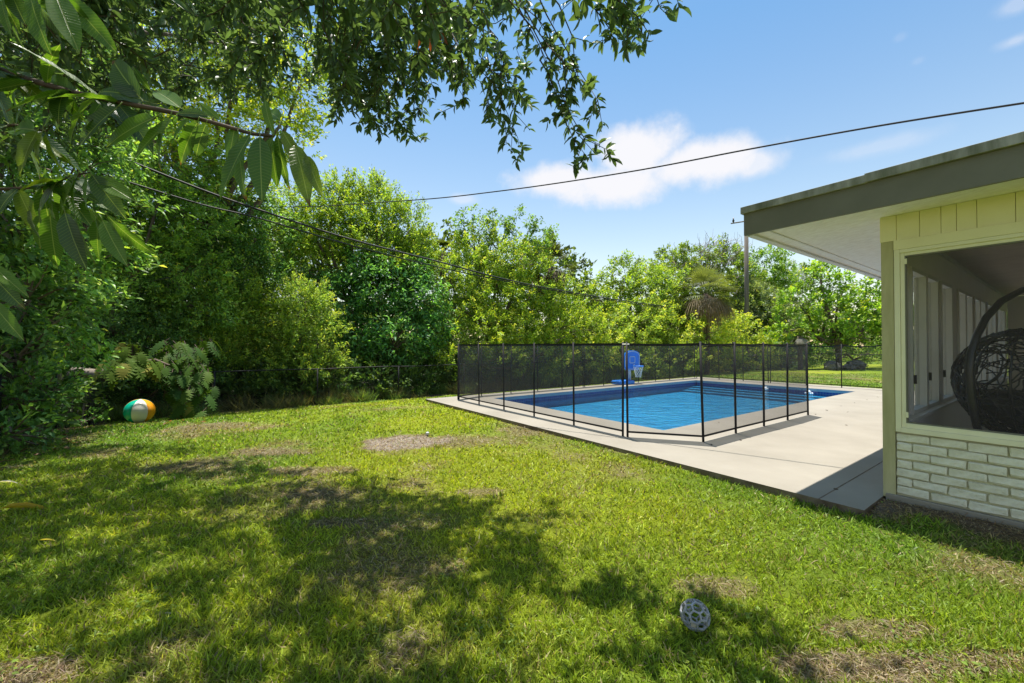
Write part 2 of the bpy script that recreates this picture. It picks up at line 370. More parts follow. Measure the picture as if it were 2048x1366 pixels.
# ------------------------------------------------------------------ ground
def wear(x, y):
    """0 lush .. 1 bare, same map for the soil sheet and the blades"""
    w = fbm(x * .9, y * .9, 3, 4)
    w = np.clip((w - .55) * 2.6, 0, .6)
    def spot(cx, cy, rx, ry, k=1.0, ang=0):
        dx = x - cx; dy = y - cy
        a = dx * math.cos(ang) + dy * math.sin(ang); b_ = -dx * math.sin(ang) + dy * math.cos(ang)
        q = np.sqrt((a / rx) ** 2 + (b_ / ry) ** 2) + (fbm(x * 5, y * 5, 9, 3) - .5) * .9
        return np.clip((1.15 - q) * 4, 0, 1) * k
    for s_ in [(-1.55, 5.95, .62, .42, 1.12), (1.55, 1.78, .40, .10, .6), (1.75, 2.0, .3, .08, .5), (-3.2, 5.4, .5, .22, .65), (-2.3, 4.6, .5, .18, .6), (-1.35, 3.25, .25, .10, .75),
               (-.55, 2.62, .25, .12, .45), (-.3, 3.9, .22, .10, .5), (-2.05, 1.72, .2, .1, .6), (1.15, 2.35, .25, .10, .4), (-5.2, 7.2, .6, .4, .6), (2.0, 1.8, .25, .08, .5), (-1.9, 3.9, .3, .12, .7)]:
        w = np.maximum(w, spot(*s_))
    u = -((x - C0.x) * D1.x + (y - C0.y) * D1.y); v = (x - C0.x) * D2.x + (y - C0.y) * D2.y
    near = np.clip((v + .50 + (fbm(x * 4, y * 4, 5, 3) - .5) * .5) * 5, 0, 1) * (u > -.2) * (v < .3)
    w = np.maximum(w, near * 1.0)
    # leaf litter and bare earth beneath the left and back fences
    back = np.clip((-u - 13.1 + (fbm(x * 1.5, y * 1.5, 6, 3) - .5) * 1.2) * 2, 0, 1)
    left = np.clip((-2.0 - (x * D2.x + y * D2.y) + (fbm(x * 2, y * 2, 8, 3) - .5) * 1.0) * 2.2, 0, 1) * (x < -2)
    return np.clip(np.maximum(np.maximum(w, back * .9), left * .95), 0, 1.15)
def turf_rgb(x, y, w):
    hue = fbm(x * .35, y * .35, 21, 3)[:, None]
    g1 = np.array([.18, .30, .034]); g2 = np.array([.37, .44, .034])
    lush = g1 + (g2 - g1) * np.clip((hue - .35) * 2.6, 0, 1)
    # the open middle of the lawn is yellower than the part the tree keeps moist
    u = -((x - C0.x) * D1.x + (y - C0.y) * D1.y)
    straw = np.array([.40, .30, .15])
    k = np.clip(w, 0, 1)[:, None]
    return lush * (1 - k) + straw * k
def sheet(name, xs, ys, zoff=0):
    X, Y = np.meshgrid(xs, ys); sh = X.shape; x = X.ravel(); y = Y.ravel()
    z = gz(x, y) + zoff
    w = wear(x, y)
    u = -((x - C0.x) * D1.x + (y - C0.y) * D1.y); v = (x - C0.x) * D2.x + (y - C0.y) * D2.y
    under = (u > -8.25) & (v < 11.6) & (((u < -.12) & (v > -.40)) | ((u >= -.12) & (u < 6.5) & (v > .1)))
    z = np.where(under, -3.2, z)
    soil = np.array([.12, .09, .065]) * (0.7 + .6 * fbm(x * 6, y * 6, 31, 3))[:, None]
    grey = np.array([.30, .26, .22])
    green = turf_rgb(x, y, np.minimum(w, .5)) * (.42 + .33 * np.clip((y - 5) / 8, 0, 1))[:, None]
    k = np.clip((w - .3) * 1.6, 0, 1)[:, None]
    pale = np.clip(w - .95, 0, .2)[:, None] * 4
    col = green * (1 - k) + soil * k
    col = col * (1 - pale) + grey * pale
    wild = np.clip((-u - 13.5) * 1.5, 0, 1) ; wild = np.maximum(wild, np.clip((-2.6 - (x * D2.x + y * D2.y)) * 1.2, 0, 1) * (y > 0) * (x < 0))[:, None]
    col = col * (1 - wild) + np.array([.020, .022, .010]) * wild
    ny, nx = sh
    i = np.arange(nx * ny).reshape(ny, nx)
    f = np.stack([i[:-1, :-1], i[:-1, 1:], i[1:, 1:], i[1:, :-1]], -1).reshape(-1, 4)
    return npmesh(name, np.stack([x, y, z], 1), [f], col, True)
xs = np.concatenate([np.linspace(-600, -16, 14), np.arange(-15, 12, .12), np.linspace(12.2, 34, 40), np.linspace(38, 600, 12)])
ys = np.concatenate([np.linspace(-200, -4, 10), np.arange(-3, 14, .12), np.linspace(14.2, 34, 60), np.linspace(38, 900, 16)])
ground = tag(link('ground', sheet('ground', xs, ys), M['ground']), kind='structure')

def in_yard(x, y):
    u = -((x - C0.x) * D1.x + (y - C0.y) * D1.y); v = (x - C0.x) * D2.x + (y - C0.y) * D2.y
    deck = (u > -8.44) & (v > -.54) & (v < 11.75) & (u < .01)
    house = (u >= -.01) & (v > -.05) & (v < 10)
    return ~(deck | house) & (u > -13.9) & (x * D2.x + y * D2.y > -3.0)
NB = 480000
r_ = rng.uniform(-1.5, 1.5, NB); q = rng.random(NB)
Yb = 1.25 * (22 / 1.25) ** q; Xb = r_ * Yb + rng.normal(0, .15, NB)
w = wear(Xb, Yb)
clump = fbm(Xb * 7, Yb * 7, 41, 2)
keep = in_yard(Xb, Yb) & (rng.random(NB) > w * .42) & (rng.random(NB) < -.05 + 1.7 * clump)
Xb, Yb, w = Xb[keep], Yb[keep], w[keep]; n_ = len(Xb)
pos = np.stack([Xb, Yb, gz(Xb, Yb) - .004], 1)
d = rng.normal(size=(n_, 3)) * np.array([.75, .75, .25]); d[:, 2] = np.abs(d[:, 2]) + .50 + .25 * vnoise(Xb * 3, Yb * 3, 77)
tall = .6 + .9 * fbm(Xb * 2.2, Yb * 2.2, 51, 3)
flat = rng.random(n_) < np.clip(w * 1.1, 0, .9); d[flat, 2] *= .12; L = rng.uniform(.028, .070, n_) * tall * (1 - .45 * np.clip(w, 0, 1)) * np.clip(.93 + Yb * .012, 1, 1.15)
Wd = rng.uniform(.0035, .0085, n_) * np.where(flat, .6, 1) * np.clip(Yb / 2.4, 1, 4.2)
col = turf_rgb(Xb, Yb, w) * np.clip(1 + rng.normal(0, .22, (n_, 1)), .5, 1.7)
dead = rng.random(n_) < .10 + .5 * np.clip(w, 0, 1); col[dead] = np.array([.38, .30, .16]) * rng.uniform(.5, 1.3, (dead.sum(), 1))
lite = rng.random(n_) < .14; col[lite] *= 1.5; dk = rng.random(n_) < .2; col[dk] *= .55; rr0 = flat & dead; col[rr0] *= np.array([1.0, .85, .8])
me = leaves_mesh('lawn_grass', T_BLADE, pos, d, rdir(n_), L, Wd, np.clip(col, 0, .6))
tag(link('lawn_grass', me, M['grass']), kind='stuff', label='mown green lawn grass with dry patches', cat='grass')
# dead thatch lying over the worn places
NT = 420000
r_ = rng.uniform(-1.5, 1.5, NT); Yb = 1.25 * (12 / 1.25) ** rng.random(NT); Xb = r_ * Yb; w = wear(Xb, Yb)
k = in_yard(Xb, Yb) & (w > .22) & (rng.random(NT) < w * .8); Xb, Yb, w = Xb[k], Yb[k], w[k]; n_ = len(Xb)
pos = np.stack([Xb, Yb, gz(Xb, Yb) + rng.uniform(0, .012, n_)], 1); d = rng.normal(size=(n_, 3)); d[:, 2] = np.abs(d[:, 2]) * .22
cc3 = np.array([[.42, .33, .20], [.30, .20, .12], [.20, .13, .09], [.5, .42, .28]])[rng.integers(0, 4, n_)] * rng.uniform(.5, 1.1, (n_, 1))
tag(link('thatch', leaves_mesh('thatch', T_BLADE, pos, d, rng.normal(0, .4, (n_, 3)) + np.array([0, 0, 1]), rng.uniform(.02, .06, n_), rng.uniform(.0018, .004, n_) * np.clip(Yb / 2.4, 1, 3), cc3), M['grass']), kind='stuff', label='dry brown thatch over the worn patches of the lawn', cat='dry grass')
# broadleaf weeds flat in the turf
NB = 16000
r_ = rng.uniform(-1.4, 1.4, NB); Yb = 1.4 * (7 / 1.4) ** rng.random(NB); Xb = r_ * Yb
k = in_yard(Xb, Yb) & (fbm(Xb * 1.6, Yb * 1.6, 61, 3) > .55); Xb, Yb = Xb[k], Yb[k]; n_ = len(Xb)
pos = np.stack([Xb, Yb, gz(Xb, Yb) + rng.uniform(.008, .03, n_)], 1)
d = rng.normal(size=(n_, 3)); d[:, 2] *= .25; d[:, 2] += .15
nr = rng.normal(size=(n_, 3)) * .35; nr[:, 2] += 1
me = leaves_mesh('lawn_weeds', T_LEAF, pos, d, nr, rng.uniform(.012, .034, n_), rng.uniform(.008, .02, n_), tint((.075, .105, .010), n_, .2, .05))
tag(link('lawn_weeds', me, M['grass']), kind='stuff', label='small broadleaf weeds in the lawn', cat='weeds')

# ------------------------------------------------------------------ pool deck and pool
DU0, DU1, DV0, DV1 = -8.41, 0.0, -.55, 11.7
PU0, PU1, PV0, PV1 = -7.56, -2.76, .89, 10.1
mb = MB()
for (a, b2) in (((DU0, DV0), (DU1, PV0)), ((DU0, PV1), (DU1, DV1)), ((DU0, PV0), (PU0, PV1)), ((PU1, PV0), (DU1, PV1))):
    mb.add([H(a[0], a[1]), H(b2[0], a[1]), H(b2[0], b2[1]), H(a[0], b2[1])], [(0, 1, 2, 3)])
deck = tag(mb.build('pool_deck', M['concrete']), kind='structure')
mb = MB()
E = [(DU0, DV0), (DU1, DV0), (DU1, DV1), (DU0, DV1)]
for i in range(4):
    a, b2 = E[i], E[(i + 1) % 4]
    mb.add([H(*a, 0), H(*b2, 0), H(*b2, -.7), H(*a, -.7)], [(0, 3, 2, 1)])
mb.build('slab_edge', M['slab_edge'], deck)
# control joints and a scored line near the house
mb = MB(); 
for (u0, v0, u1, v1) in ((-.30, DV0, -.30, DV1),):
    if u0 == u1: mb.box((u0 - .004, v0, .0005), (u0 + .004, v1, .003), H)
    
mb.build('control_joint', M['slab_edge'], deck)
# pool shell
pool = empty('swimming_pool', H(PU0, PV0), 'rectangular in-ground swimming pool full of clear blue water inside the mesh fence', 'swimming pool')
def ring(z0, z1, m, name, thick=0):
    me_v = []; me_f = []; uvs = []
    c = [(PU0, PV0), (PU1, PV0), (PU1, PV1), (PU0, PV1)]
    t = 0
    for i in range(4):
        a, b2 = c[i], c[(i + 1) % 4]; Ln = abs(a[0] - b2[0]) + abs(a[1] - b2[1])
        k = len(me_v); me_v += [tuple(H(*a, z0)), tuple(H(*b2, z0)), tuple(H(*b2, z1)), tuple(H(*a, z1))]; me_f.append((k, k + 1, k + 2, k + 3))
        uvs += [(t, z0), (t + Ln, z0), (t + Ln, z1), (t, z1)]; t += Ln
    me = bpy.data.meshes.new(name); me.from_pydata(me_v, [], me_f); me.transform(world(pool).inverted())
    ul = me.uv_layers.new(name='uv'); ul.data.foreach_set('uv', np.array(uvs, np.float32).ravel()); me.update()
    return link(name, me, m, pool)
ring(-.085, 0, M['pool_lip'], 'coping_face'); ring(-.235, -.085, M['tile'], 'waterline_tile'); ring(-.40, -.235, M['plaster'], 'basin_wall')
MB().add([H(PU0, PV0, -.40), H(PU1, PV0, -.40), H(PU1, PV1, -.36), H(PU0, PV1, -.36)], [(0, 1, 2, 3)]).build('basin_floor', M['plaster'], pool)
for k in range(3):
    st = MB().box((PU0 + .01, PV1 - .35 * (k + 1) - .02, -.395), (PU1 - .01, PV1 - .35 * k - .03, -.22 - .045 * k), H).build('pool_step', M['plaster'], pool)
    MB().box((PU0 + .01, PV1 - .35 * (k + 1) - .035, -.25 - .045 * k), (PU1 - .01, PV1 - .35 * (k + 1) - .0205, -.218 - .045 * k), H).build('step_edge', M['tile'], st)
MB().add([H(PU0, PV0, -.165), H(PU1, PV0, -.165), H(PU1, PV1, -.165), H(PU0, PV1, -.165)], [(0, 1, 2, 3)]).build('water', M['water'], pool)
for (px, py) in ((1452, 772), (1531, 780), (1618, 788)):
    c = G(px, py, -.16); mb = MB()
    for k in range(16):
        a = rng.uniform(0, 6.28); r0 = rng.uniform(0, .10)
        p = c + Vector((math.cos(a) * r0, math.sin(a) * r0, 0)); h_ = .10 * (1 - r0 / .12) + .02
        mb.tube([p, p + Vector((0, 0, h_ * .6)), p + Vector((rng.uniform(-.02, .02), 0, h_))], [.018, .022, .006], 5)
    mb.build('water_bubbler', M['froth'], pool, True)

# dead leaves on the deck
lf = leaves_mesh('fallen_leaf', T_OVAL, np.zeros((1, 3)), np.array([[1., 0, 0]]), np.array([[0, 0, 1.]]), np.array([.06]), np.array([.028]), np.array([[.05, .035, .02]]), hs=1)
lf.materials.append(M['leaf'])
for i, (px, py) in enumerate([(1436, 844), (1478, 879), (1422, 888), (1651, 820), (1681, 812), (1708, 805), (1732, 799), (1754, 794), (1698, 824), (1630, 828), (1667, 978), (1690, 850)]):
    g = G(px, py, 0.006); o = bpy.data.objects.new('fallen_leaf', lf); COL.objects.link(o); o.location = g; o.rotation_euler = (0, rng.uniform(-.1, .1), rng.uniform(0, 6.28)); s_ = rng.uniform(.6, 1.0); o.scale = (s_, s_, s_)
    tag(o, 'small dead brown leaf lying on the pale pool deck', 'leaf', 'dead leaves scattered on the pool deck')

# ------------------------------------------------------------------ pool safety fence
POSTH = 1.36
def fence_run(root, pts, lean=None, sag=.0, postw=.016):
    tops = []
    for i, p in enumerate(pts):
        ln = Vector((rng.normal(0, .008), rng.normal(0, .008), 0)) if not lean or lean.get(i) is None else Vector(lean[i])
        t = p + ln + Vector((0, 0, POSTH)); tops.append(t)
        MB().tube([p + Vector((0, 0, .001)), t], postw, 10).build('post', M['black_metal'], root, True)
    for i in range(len(pts) - 1):
        a, b2, ta, tb = pts[i], pts[i + 1], tops[i], tops[i + 1]
        N = 7; v = []; f = []; up = []; lo = []
        for k in range(N):
            t = k / (N - 1); sg = sag * 4 * t * (1 - t)
            A = a.lerp(b2, t); Bt = ta.lerp(tb, t); lo.append(A + (Bt - A) * .055 ); up.append(A + (Bt - A) * .975 - Vector((0, 0, sg)))
        for k in range(N): v += [lo[k], lo[k] * .5 + up[k] * .5, up[k]]
        for k in range(N - 1):
            for j in range(2): f.append((k * 3 + j, k * 3 + 3 + j, k * 3 + 4 + j, k * 3 + 1 + j))
        pn = MB().add(v, f).build('mesh_panel', M['pool_mesh'], root)
        for ln_, h_ in ((up, .032), (lo, .026)):
            q = MB(); v = []; f = []; n0 = (b2 - a).normalized().cross(Vector((0, 0, 1))) * .004
            for k in range(N): v += [ln_[k] + n0 + Vector((0, 0, h_ / 2)), ln_[k] + n0 - Vector((0, 0, h_ / 2)), ln_[k] - n0 - Vector((0, 0, h_ / 2)), ln_[k] - n0 + Vector((0, 0, h_ / 2))]
            for k in range(N - 1):
                for j in range(4): f.append((k * 4 + j, k * 4 + (j + 1) % 4, k * 4 + 4 + (j + 1) % 4, k * 4 + 4 + j))
            q.add(v, f).build('hem', M['black_metal'], pn)
    return tops
fn = empty('pool_safety_fence', G(918, 799), 'front left stretch of black see-through mesh fence around the pool', 'fence', 'mesh pool fence stretches')
front = [H(u, .05) for u in (-7.85, -6.86, -5.88, -4.90, -3.86, -2.86)]
tf = fence_run(fn, front)
gx = H(-2.78, .055); corner = H(-1.99, .65)
fn2 = empty('pool_safety_fence', gx, 'front right stretch of black mesh fence, nearest the house, turning the pool corner', 'fence', 'mesh pool fence stretches')
right = [gx, corner, H(-2.0, 1.57), H(-2.0, 2.50), H(-2.0, 3.42), H(-2.0, 4.34)]
tr_ = fence_run(fn2, right, {1: (-.03, .01, 0)}, .012)
MB().tube([tf[-1] - Vector((0, 0, .035)) + Vector((-.02, -.03, 0)), tr_[0] - Vector((0, 0, .035)) + Vector((.03, -.03, 0))], .007, 6).build('latch_bar', M['trim_white'], fn2)
fn3 = empty('pool_safety_fence', H(-8.15, .3), 'back left stretch of black mesh fence along the far side of the pool', 'fence', 'mesh pool fence stretches')
fence_run(fn3, [H(-7.85, .08)] + [H(-8.15, v) for v in (.9, 1.85, 2.8, 3.75, 4.65, 4.72, 5.6, 6.5, 7.4, 8.4, 9.3, 10.2, 11.05)], sag=.01, postw=.013)
fn4 = empty('pool_safety_fence', H(-8.15, 11.1), 'sagging stretch of black mesh fence across the far end of the pool', 'fence', 'mesh pool fence stretches')
fence_run(fn4, [H(-8.1, 11.1)] + [H(u, 11.12) for u in (-7.2, -6.3, -5.45, -5.38, -4.3, -3.35, -2.35, -1.4)], sag=.045, postw=.014)

# ------------------------------------------------------------------ toy basketball hoop
hp = G(1248, 768); hp = Vector((hp.x, hp.y, 0))
hoop = empty('toy_basketball_hoop', hp, 'small blue basketball hoop with white net standing on the far pool edge', 'basketball hoop')
nv = Vector((.42, -.907, 0)); sv = Vector((.907, .42, 0))
def HB(a, b2, z): return hp + sv * a + nv * b2 + Vector((0, 0, z))
mb = MB(); N = 28
def rr(a, rx, ry, e=.45):
    c, s_ = math.cos(a), math.sin(a); return rx * abs(c) ** e * (1 if c >= 0 else -1), ry * abs(s_) ** e * (1 if s_ >= 0 else -1)
vs = []; fs = []
for k, (z, sc) in enumerate(((0.002, .94), (.02, 1), (.10, 1), (.125, .93), (.125, .80), (.105, .74))):
    for j in range(N):
        x_, y_ = rr(2 * math.pi * j / N, .36 * sc, .26 * sc); vs.append(HB(x_ - .04, y_, z))
for k in range(5):
    for j in range(N): fs.append((k * N + j, k * N + (j + 1) % N, (k + 1) * N + (j + 1) % N, (k + 1) * N + j))
fs.append(tuple(5 * N + j for j in range(N)))
mb.add(vs, fs).build('base', M['blue'], hoop, True)
MB().tube([HB(.22, -.02, .10), HB(.23, -.02, .45), HB(.24, -.02, .75)], [.085, .072, .06], 14).build('pole', M['white_plastic'], hoop, True)
out = []
for t in np.linspace(0, 1, 17):
    a = math.pi * (1 - t); out.append((.335 * math.cos(a), .98 + .17 * math.sin(a)))
out += [(.335, .60), (.29, .475), (-.29, .475), (-.335, .60)]
def prism(outl, y0, y1, name, m, par, hole=None):
    v = [HB(x_ + .30, y0, z) for x_, z in outl] + [HB(x_ + .30, y1, z) for x_, z in outl]; n = len(outl)
    f = [tuple(range(n)), tuple(reversed(range(n, 2 * n)))] + [(i, (i + 1) % n, n + (i + 1) % n, n + i) for i in range(n)]
    return MB().add(v, f).build(name, m, par)
bb = prism(out, .04, .075, 'backboard', M['blue'], hoop)
def outline(pts, w_, name, par):
    mb = MB()
    for i in range(len(pts)):
        a, b2 = pts[i], pts[(i + 1) % len(pts)]
        mb.tube([HB(a[0] + .30, .078, a[1]), HB(b2[0] + .30, .078, b2[1])], w_, 4)
    return mb.build(name, M['trim_white'], par)
outline([(x_ * .90, .80 + (z - .80) * .90) for x_, z in out], .012, 'border_line', bb)
outline([(-.11, .72), (.11, .72), (.11, .93), (-.11, .93)], .012, 'target_square', bb)
rc = (.36, .075 + .22)
rim = [HB(rc[0] + .17 * math.cos(a), rc[1] + .17 * math.sin(a), .62) for a in np.linspace(0, 2 * math.pi, 25)]
mb = MB().tube(rim, .014, 8); mb.tube([HB(rc[0], .07, .60), HB(rc[0], .14, .615)], .04, 8); mb.build('rim', M['blue'], hoop, True)
MB().tube([HB(rc[0], .078, .66), HB(rc[0], .10, .60)], .035, 6).build('bracket', M['trim_white'], hoop)
mb = MB(); N = 10
def npnt(k, j):
    a = 2 * math.pi * (j + .5 * (k % 2)) / N; rr_ = .168 - .085 * (k / 6) ** .8; return HB(rc[0] + rr_ * math.cos(a), rc[1] + rr_ * math.sin(a), .61 - .062 * k)
for k in range(6):
    for j in range(N):
        j2 = j if k % 2 == 0 else j + 1
        mb.tube([npnt(k, j), npnt(k + 1, j2)], .0045, 3); mb.tube([npnt(k, j), npnt(k + 1, j2 - 1)], .0045, 3)
mb.build('net', M['net'], hoop)

# ------------------------------------------------------------------ house
hs = empty('house', C0, 'single storey house corner with pale brick base, screened window and wide white soffit', 'house')
def inv_u(px):                                   # where along the lawn wall a column of the view falls
    r = (px - 1024) / F; return (3.57 * r - 3.23) / (.584 + .811 * r)
UL = 3.8                                         # reach of the lawn wall; window lengthened out of view to brighten the room
# brick wall
bw = MB().box((.085, .012, -.1), (UL, .10, .565), H).build('brick_wall', M['mortar'], hs)
def brick_mesh(L_, i):
    bm = bmesh.new(); bmesh.ops.create_cube(bm, size=1)
    for v in bm.verts: v.co = Vector((v.co.x * L_, v.co.y * .03, v.co.z * .060))
    bmesh.ops.bevel(bm, geom=list(bm.edges), offset=.0065, segments=1, affect='EDGES')
    for v in bm.verts: v.co += Vector((rng.normal(0, .0026), rng.normal(0, .0022), rng.normal(0, .0026)))
    me = bpy.data.meshes.new('brick'); bm.to_mesh(me); bm.free(); me.materials.append(M['brick']); return me
BM = [brick_mesh(.193, i) for i in range(6)]; BH = [brick_mesh(.09, i) for i in range(3)]
ang = math.atan2(-D1.y, -D1.x)
invb = world(bw).inverted()
for c in range(7):
    z = .046 + .074 * c + .036
    u = .09 if c % 2 == 0 else .09
    first = True
    while u < UL - .1:
        L_ = .193; me = random.choice(BM)
        if first and c % 2: L_ = .09; me = random.choice(BH)
        o = bpy.data.objects.new('brick', me); COL.objects.link(o); o.parent = bw
        o.matrix_local = invb @ Matrix.Translation(H(u + L_ / 2, .0 + rng.normal(0, .0018), z + rng.normal(0, .0015))) @ Matrix.Rotation(ang + rng.normal(0, .006), 4, 'Z') @ Matrix.Rotation(rng.normal(0, .01), 4, 'Y')
        u += L_ + .0115 + rng.normal(0, .001); first = False
MB().box((.02, -.035, -.2), (UL, .011, .035), H).build('footing', M['concrete'], hs, bevel=.006)
# corner post, header, siding, window
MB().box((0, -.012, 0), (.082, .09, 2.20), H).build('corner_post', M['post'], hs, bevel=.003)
MB().box((-.004, -.014, 2.201), (.10, .09, 2.419), H).build('corner_board', M['yellow'], hs, bevel=.002)
MB().box((.0845, -.024, 2.118), (UL, .06, 2.20), H).build('window_header', M['yellow'], hs, bevel=.003)
gr = [.1005] + [inv_u(p) for p in (1842, 1885, 1916, 1957, 2035)]
while gr[-1] < UL - .2: gr.append(gr[-1] + random.choice((.10, .2, .15)))
for i in range(len(gr) - 1):
    MB().box((gr[i] + .0012, -.008, 2.201), (gr[i + 1] - .0012, .02, 2.419), H).build('siding_board', M['yellow'], hs, bevel=.003)
MB().box((.10, .021, 2.201), (UL, .06, 2.419), H).build('sheathing', M['mortar'], hs)
win = MB().box((.086, -.020, .573), (.122, .05, 2.117), H).box((.1225, -.020, 2.088), (UL, .05, 2.117), H).box((.1225, -.028, .573), (UL, .05, .612), H).build('window', M['yellow_pale'], hs, bevel=.002)
MB().box((.1235, -.006, .6125), (.150, .04, 2.0875), H).box((.1505, -.006, 2.062), (UL, .04, 2.0875), H).box((.1505, -.010, .6125), (UL, .04, .652), H).build('screen_frame', M['yellow_pale'], win, bevel=.002)
MB().box((.1505, -.0045, .653), (.160, .02, 2.061), H).box((.1605, -.0045, 2.050), (UL, .02, 2.061), H).box((.1605, -.0045, .653), (UL, .02, .664), H).build('glazing_bead', M['fascia'], win)
for z in (.70, 1.99): MB().box((.149, -.014, z), (.166, -.0065, z + .045), H).build('clip', M['yellow_pale'], win)
MB().add([H(.16, .008, .66), H(UL, .008, .66), H(UL, .008, 2.055), H(.16, .008, 2.055)], [(0, 1, 2, 3)]).build('insect_screen', M['screen'], win)
# roof
RU0, RV0, RU1, RV1 = -.95, -.434, 7.5, 10.6
rf_ = MB().box((RU0 + .03, RV0 + .03, 2.46), (RU1, RV1, 2.66), H).build('roof', M['drip'], hs)
MB().box((RU0 + .026, RV0 + .026, 2.42), (RU1, RV1, 2.4585), H).build('soffit', M['soffit'], rf_)
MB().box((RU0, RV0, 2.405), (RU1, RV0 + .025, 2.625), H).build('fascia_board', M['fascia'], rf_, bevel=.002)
MB().box((RU0, RV0 + .026, 2.405), (RU0 + .025, RV1, 2.625), H).build('fascia_board', M['trim_white'], rf_, bevel=.002)
MB().box((RU0 + .026, RV0 + .026, 2.398), (RU0 + .075, RV1 - .01, 2.4195), H).build('soffit_trim', M['trim_white'], rf_)
MB().box((RU0 + .20, RV0 + .026, 2.412), (RU0 + .215, RV1 - .01, 2.4195), H).build('soffit_seam', M['trim_white'], rf_)
uj = inv_u(1842) * .87 - .02
MB().box((RU0 - .022, RV0 - .022, 2.622), (.02, RV0 + .08, 2.69), H).build('drip_edge', M['drip'], rf_, bevel=.003)
MB().box((.0, RV0 - .028, 2.626), (RU1, RV0 + .08, 2.698), H).build('drip_edge', M['drip'], rf_, bevel=.003)
MB().box((RU0 - .022, RV0 + .081, 2.622), (RU0 + .06, RV1, 2.69), H).build('drip_edge', M['drip'], rf_, bevel=.003)
# sun room inside
MB().box((.0, .09, .01), (4.0, 9.2, .03), H).build('room_floor', M['room_floor'], hs)
MB().box((.09, .1, 2.36), (4.0, 9.0, 2.40), H).build('room_ceiling', M['room_ceiling'], hs)
MB().box((.091, .1, 2.325), (.12, 8.9, 2.3595), H).build('ceiling_trim', M['trim_white'], hs)
MB().box((3.9, .1, .03), (4.0, 9.2, 2.36), H).build('inner_wall', M['room_wall'], hs)
MB().box((3.81, .0, -.1), (7.5, .1, 2.42), H).build('lawn_wall', M['yellow'], hs)
MB().box((7.4, .1, -.1), (7.5, 10.2, 2.42), H).build('end_wall', M['yellow'], hs)
pw = MB().box((.0, .091, .0), (.09, 9.2, .66), H).box((.0, .091, 2.04), (.09, 9.2, 2.4195), H).build('pool_side_wall', M['room_wall'], hs)
v0 = .5
edges = [.45]
units = [(.55, 1.11), (1.2, 1.7), (1.95, 2.55), (3.05, 3.55), (3.65, 4.15), (4.45, 4.95), (5.05, 5.55), (5.85, 6.35), (6.45, 6.95), (7.3, 7.8), (7.9, 8.5)]
prev = .091
for (a, b2) in units:
    MB().box((.008, prev, .661), (.085, a - .03, 2.039), H).build('mullion', M['room_wall'], pw, bevel=.003)
    wn_ = MB().box((.03, a - .029, .661), (.105, a, 2.039), H).box((.03, b2, .661), (.105, b2 + .029, 2.039), H).box((.03, a + .0005, .661), (.105, b2 - .0005, .70), H).box((.03, a + .0005, 2.0), (.105, b2 - .0005, 2.039), H).build('side_window', M['trim_white'], hs)
    MB().add([H(.05, a, .70), H(.05, b2, .70), H(.05, b2, 2.0), H(.05, a, 2.0)], [(0, 1, 2, 3)]).build('pane', M['glass'], wn_)
    MB().box((.106, a - .02, .95), (.125, a + .0, 1.03), H).build('latch', M['black_metal'], wn_)
    prev = b2 + .03
MB().box((.008, prev, .661), (.085, 9.2, 2.039), H).build('mullion', M['room_wall'], pw)
MB().box((.12, .105, .60), (.125, 9.0, .66), H)
MB().box((.0905, .105, .64), (.16, 9.0, .665), H).build('window_ledge', M['trim_white'], hs)
# far end wall with its window
ew = MB().box((.1, 9.1, .03), (.35, 9.2, 2.36), H).box((1.6, 9.1, .03), (3.9, 9.2, 2.36), H).box((.351, 9.1, .03), (1.599, 9.2, .9), H).box((.351, 9.1, 2.0), (1.599, 9.2, 2.36), H).build('far_wall', M['room_wall'], hs)
MB().box((.351, 9.08, .901), (.40, 9.15, 1.999), H).box((1.55, 9.08, .901), (1.599, 9.15, 1.999), H).box((.95, 9.08, .901), (.99, 9.15, 1.999), H).build('window_frame', M['trim_white'], ew)
# hooks on the ceiling
for (u, v) in ((.9, 1.2), (.85, 2.1), (.9, 3.1), (.6, 4.0)):
    MB().tube([H(u, v, 2.36), H(u, v, 2.33), H(u + .02, v, 2.31), H(u + .035, v, 2.325)], .005, 5).build('ceiling_hook', M['black_metal'], hs)

# ------------------------------------------------------------------ hanging egg chair
ec = H(.74, 1.15, .03)
chair = empty('hanging_egg_chair', ec, 'black wicker hanging egg chair on a curved steel stand behind the window screen', 'chair')
A_, B_ = .50, .46
cc = ec + Vector((0, 0, .92))
def egg(th, ph, k=1.0):                          # th polar from top, ph azimuth
    r = B_ * k * math.sin(th) * (1.0 + .10 * math.cos(th)); z = .50 * k * math.cos(th)
    return cc + Vector((r * math.cos(ph), r * math.sin(ph), z))
mb = MB()
open_ = math.atan2(-.45, -.05) + 2.4             # the open side faces the room
for i in range(560):
    th = rng.uniform(.35, 2.7); ph = rng.uniform(0, 6.28); a = rng.uniform(0, 6.28); pts = []
    for s_ in range(rng.integers(7, 14)):
        if abs((ph - open_ + math.pi) % (2 * math.pi) - math.pi) < .8 and .5 < th < 1.9: break
        pts.append(egg(th, ph, 1 + rng.normal(0, .012))); a += rng.normal(0, .35)
        th += .11 * math.cos(a); ph += .11 * math.sin(a) / max(.3, math.sin(th)); th = min(max(th, .12), 3.0)
    if len(pts) > 2: mb.tube(pts, .0065, 3)
tag(mb.build('wicker_weave', M['wicker'], chair), kind='stuff')
mb = MB()
for k in range(10):
    ph = open_ + .85 + (2 * math.pi - 1.7) * k / 9; mb.tube([egg(th, ph) for th in np.linspace(.15, 2.95, 14)], .009, 6)
for th in (.5, .95, 1.9, 2.5): mb.tube([egg(th, open_ + .85 + (2 * math.pi - 1.7) * t) for t in np.linspace(0, 1, 24)], .008, 6)
mb.build('basket_frame', M['steel'], chair, True)
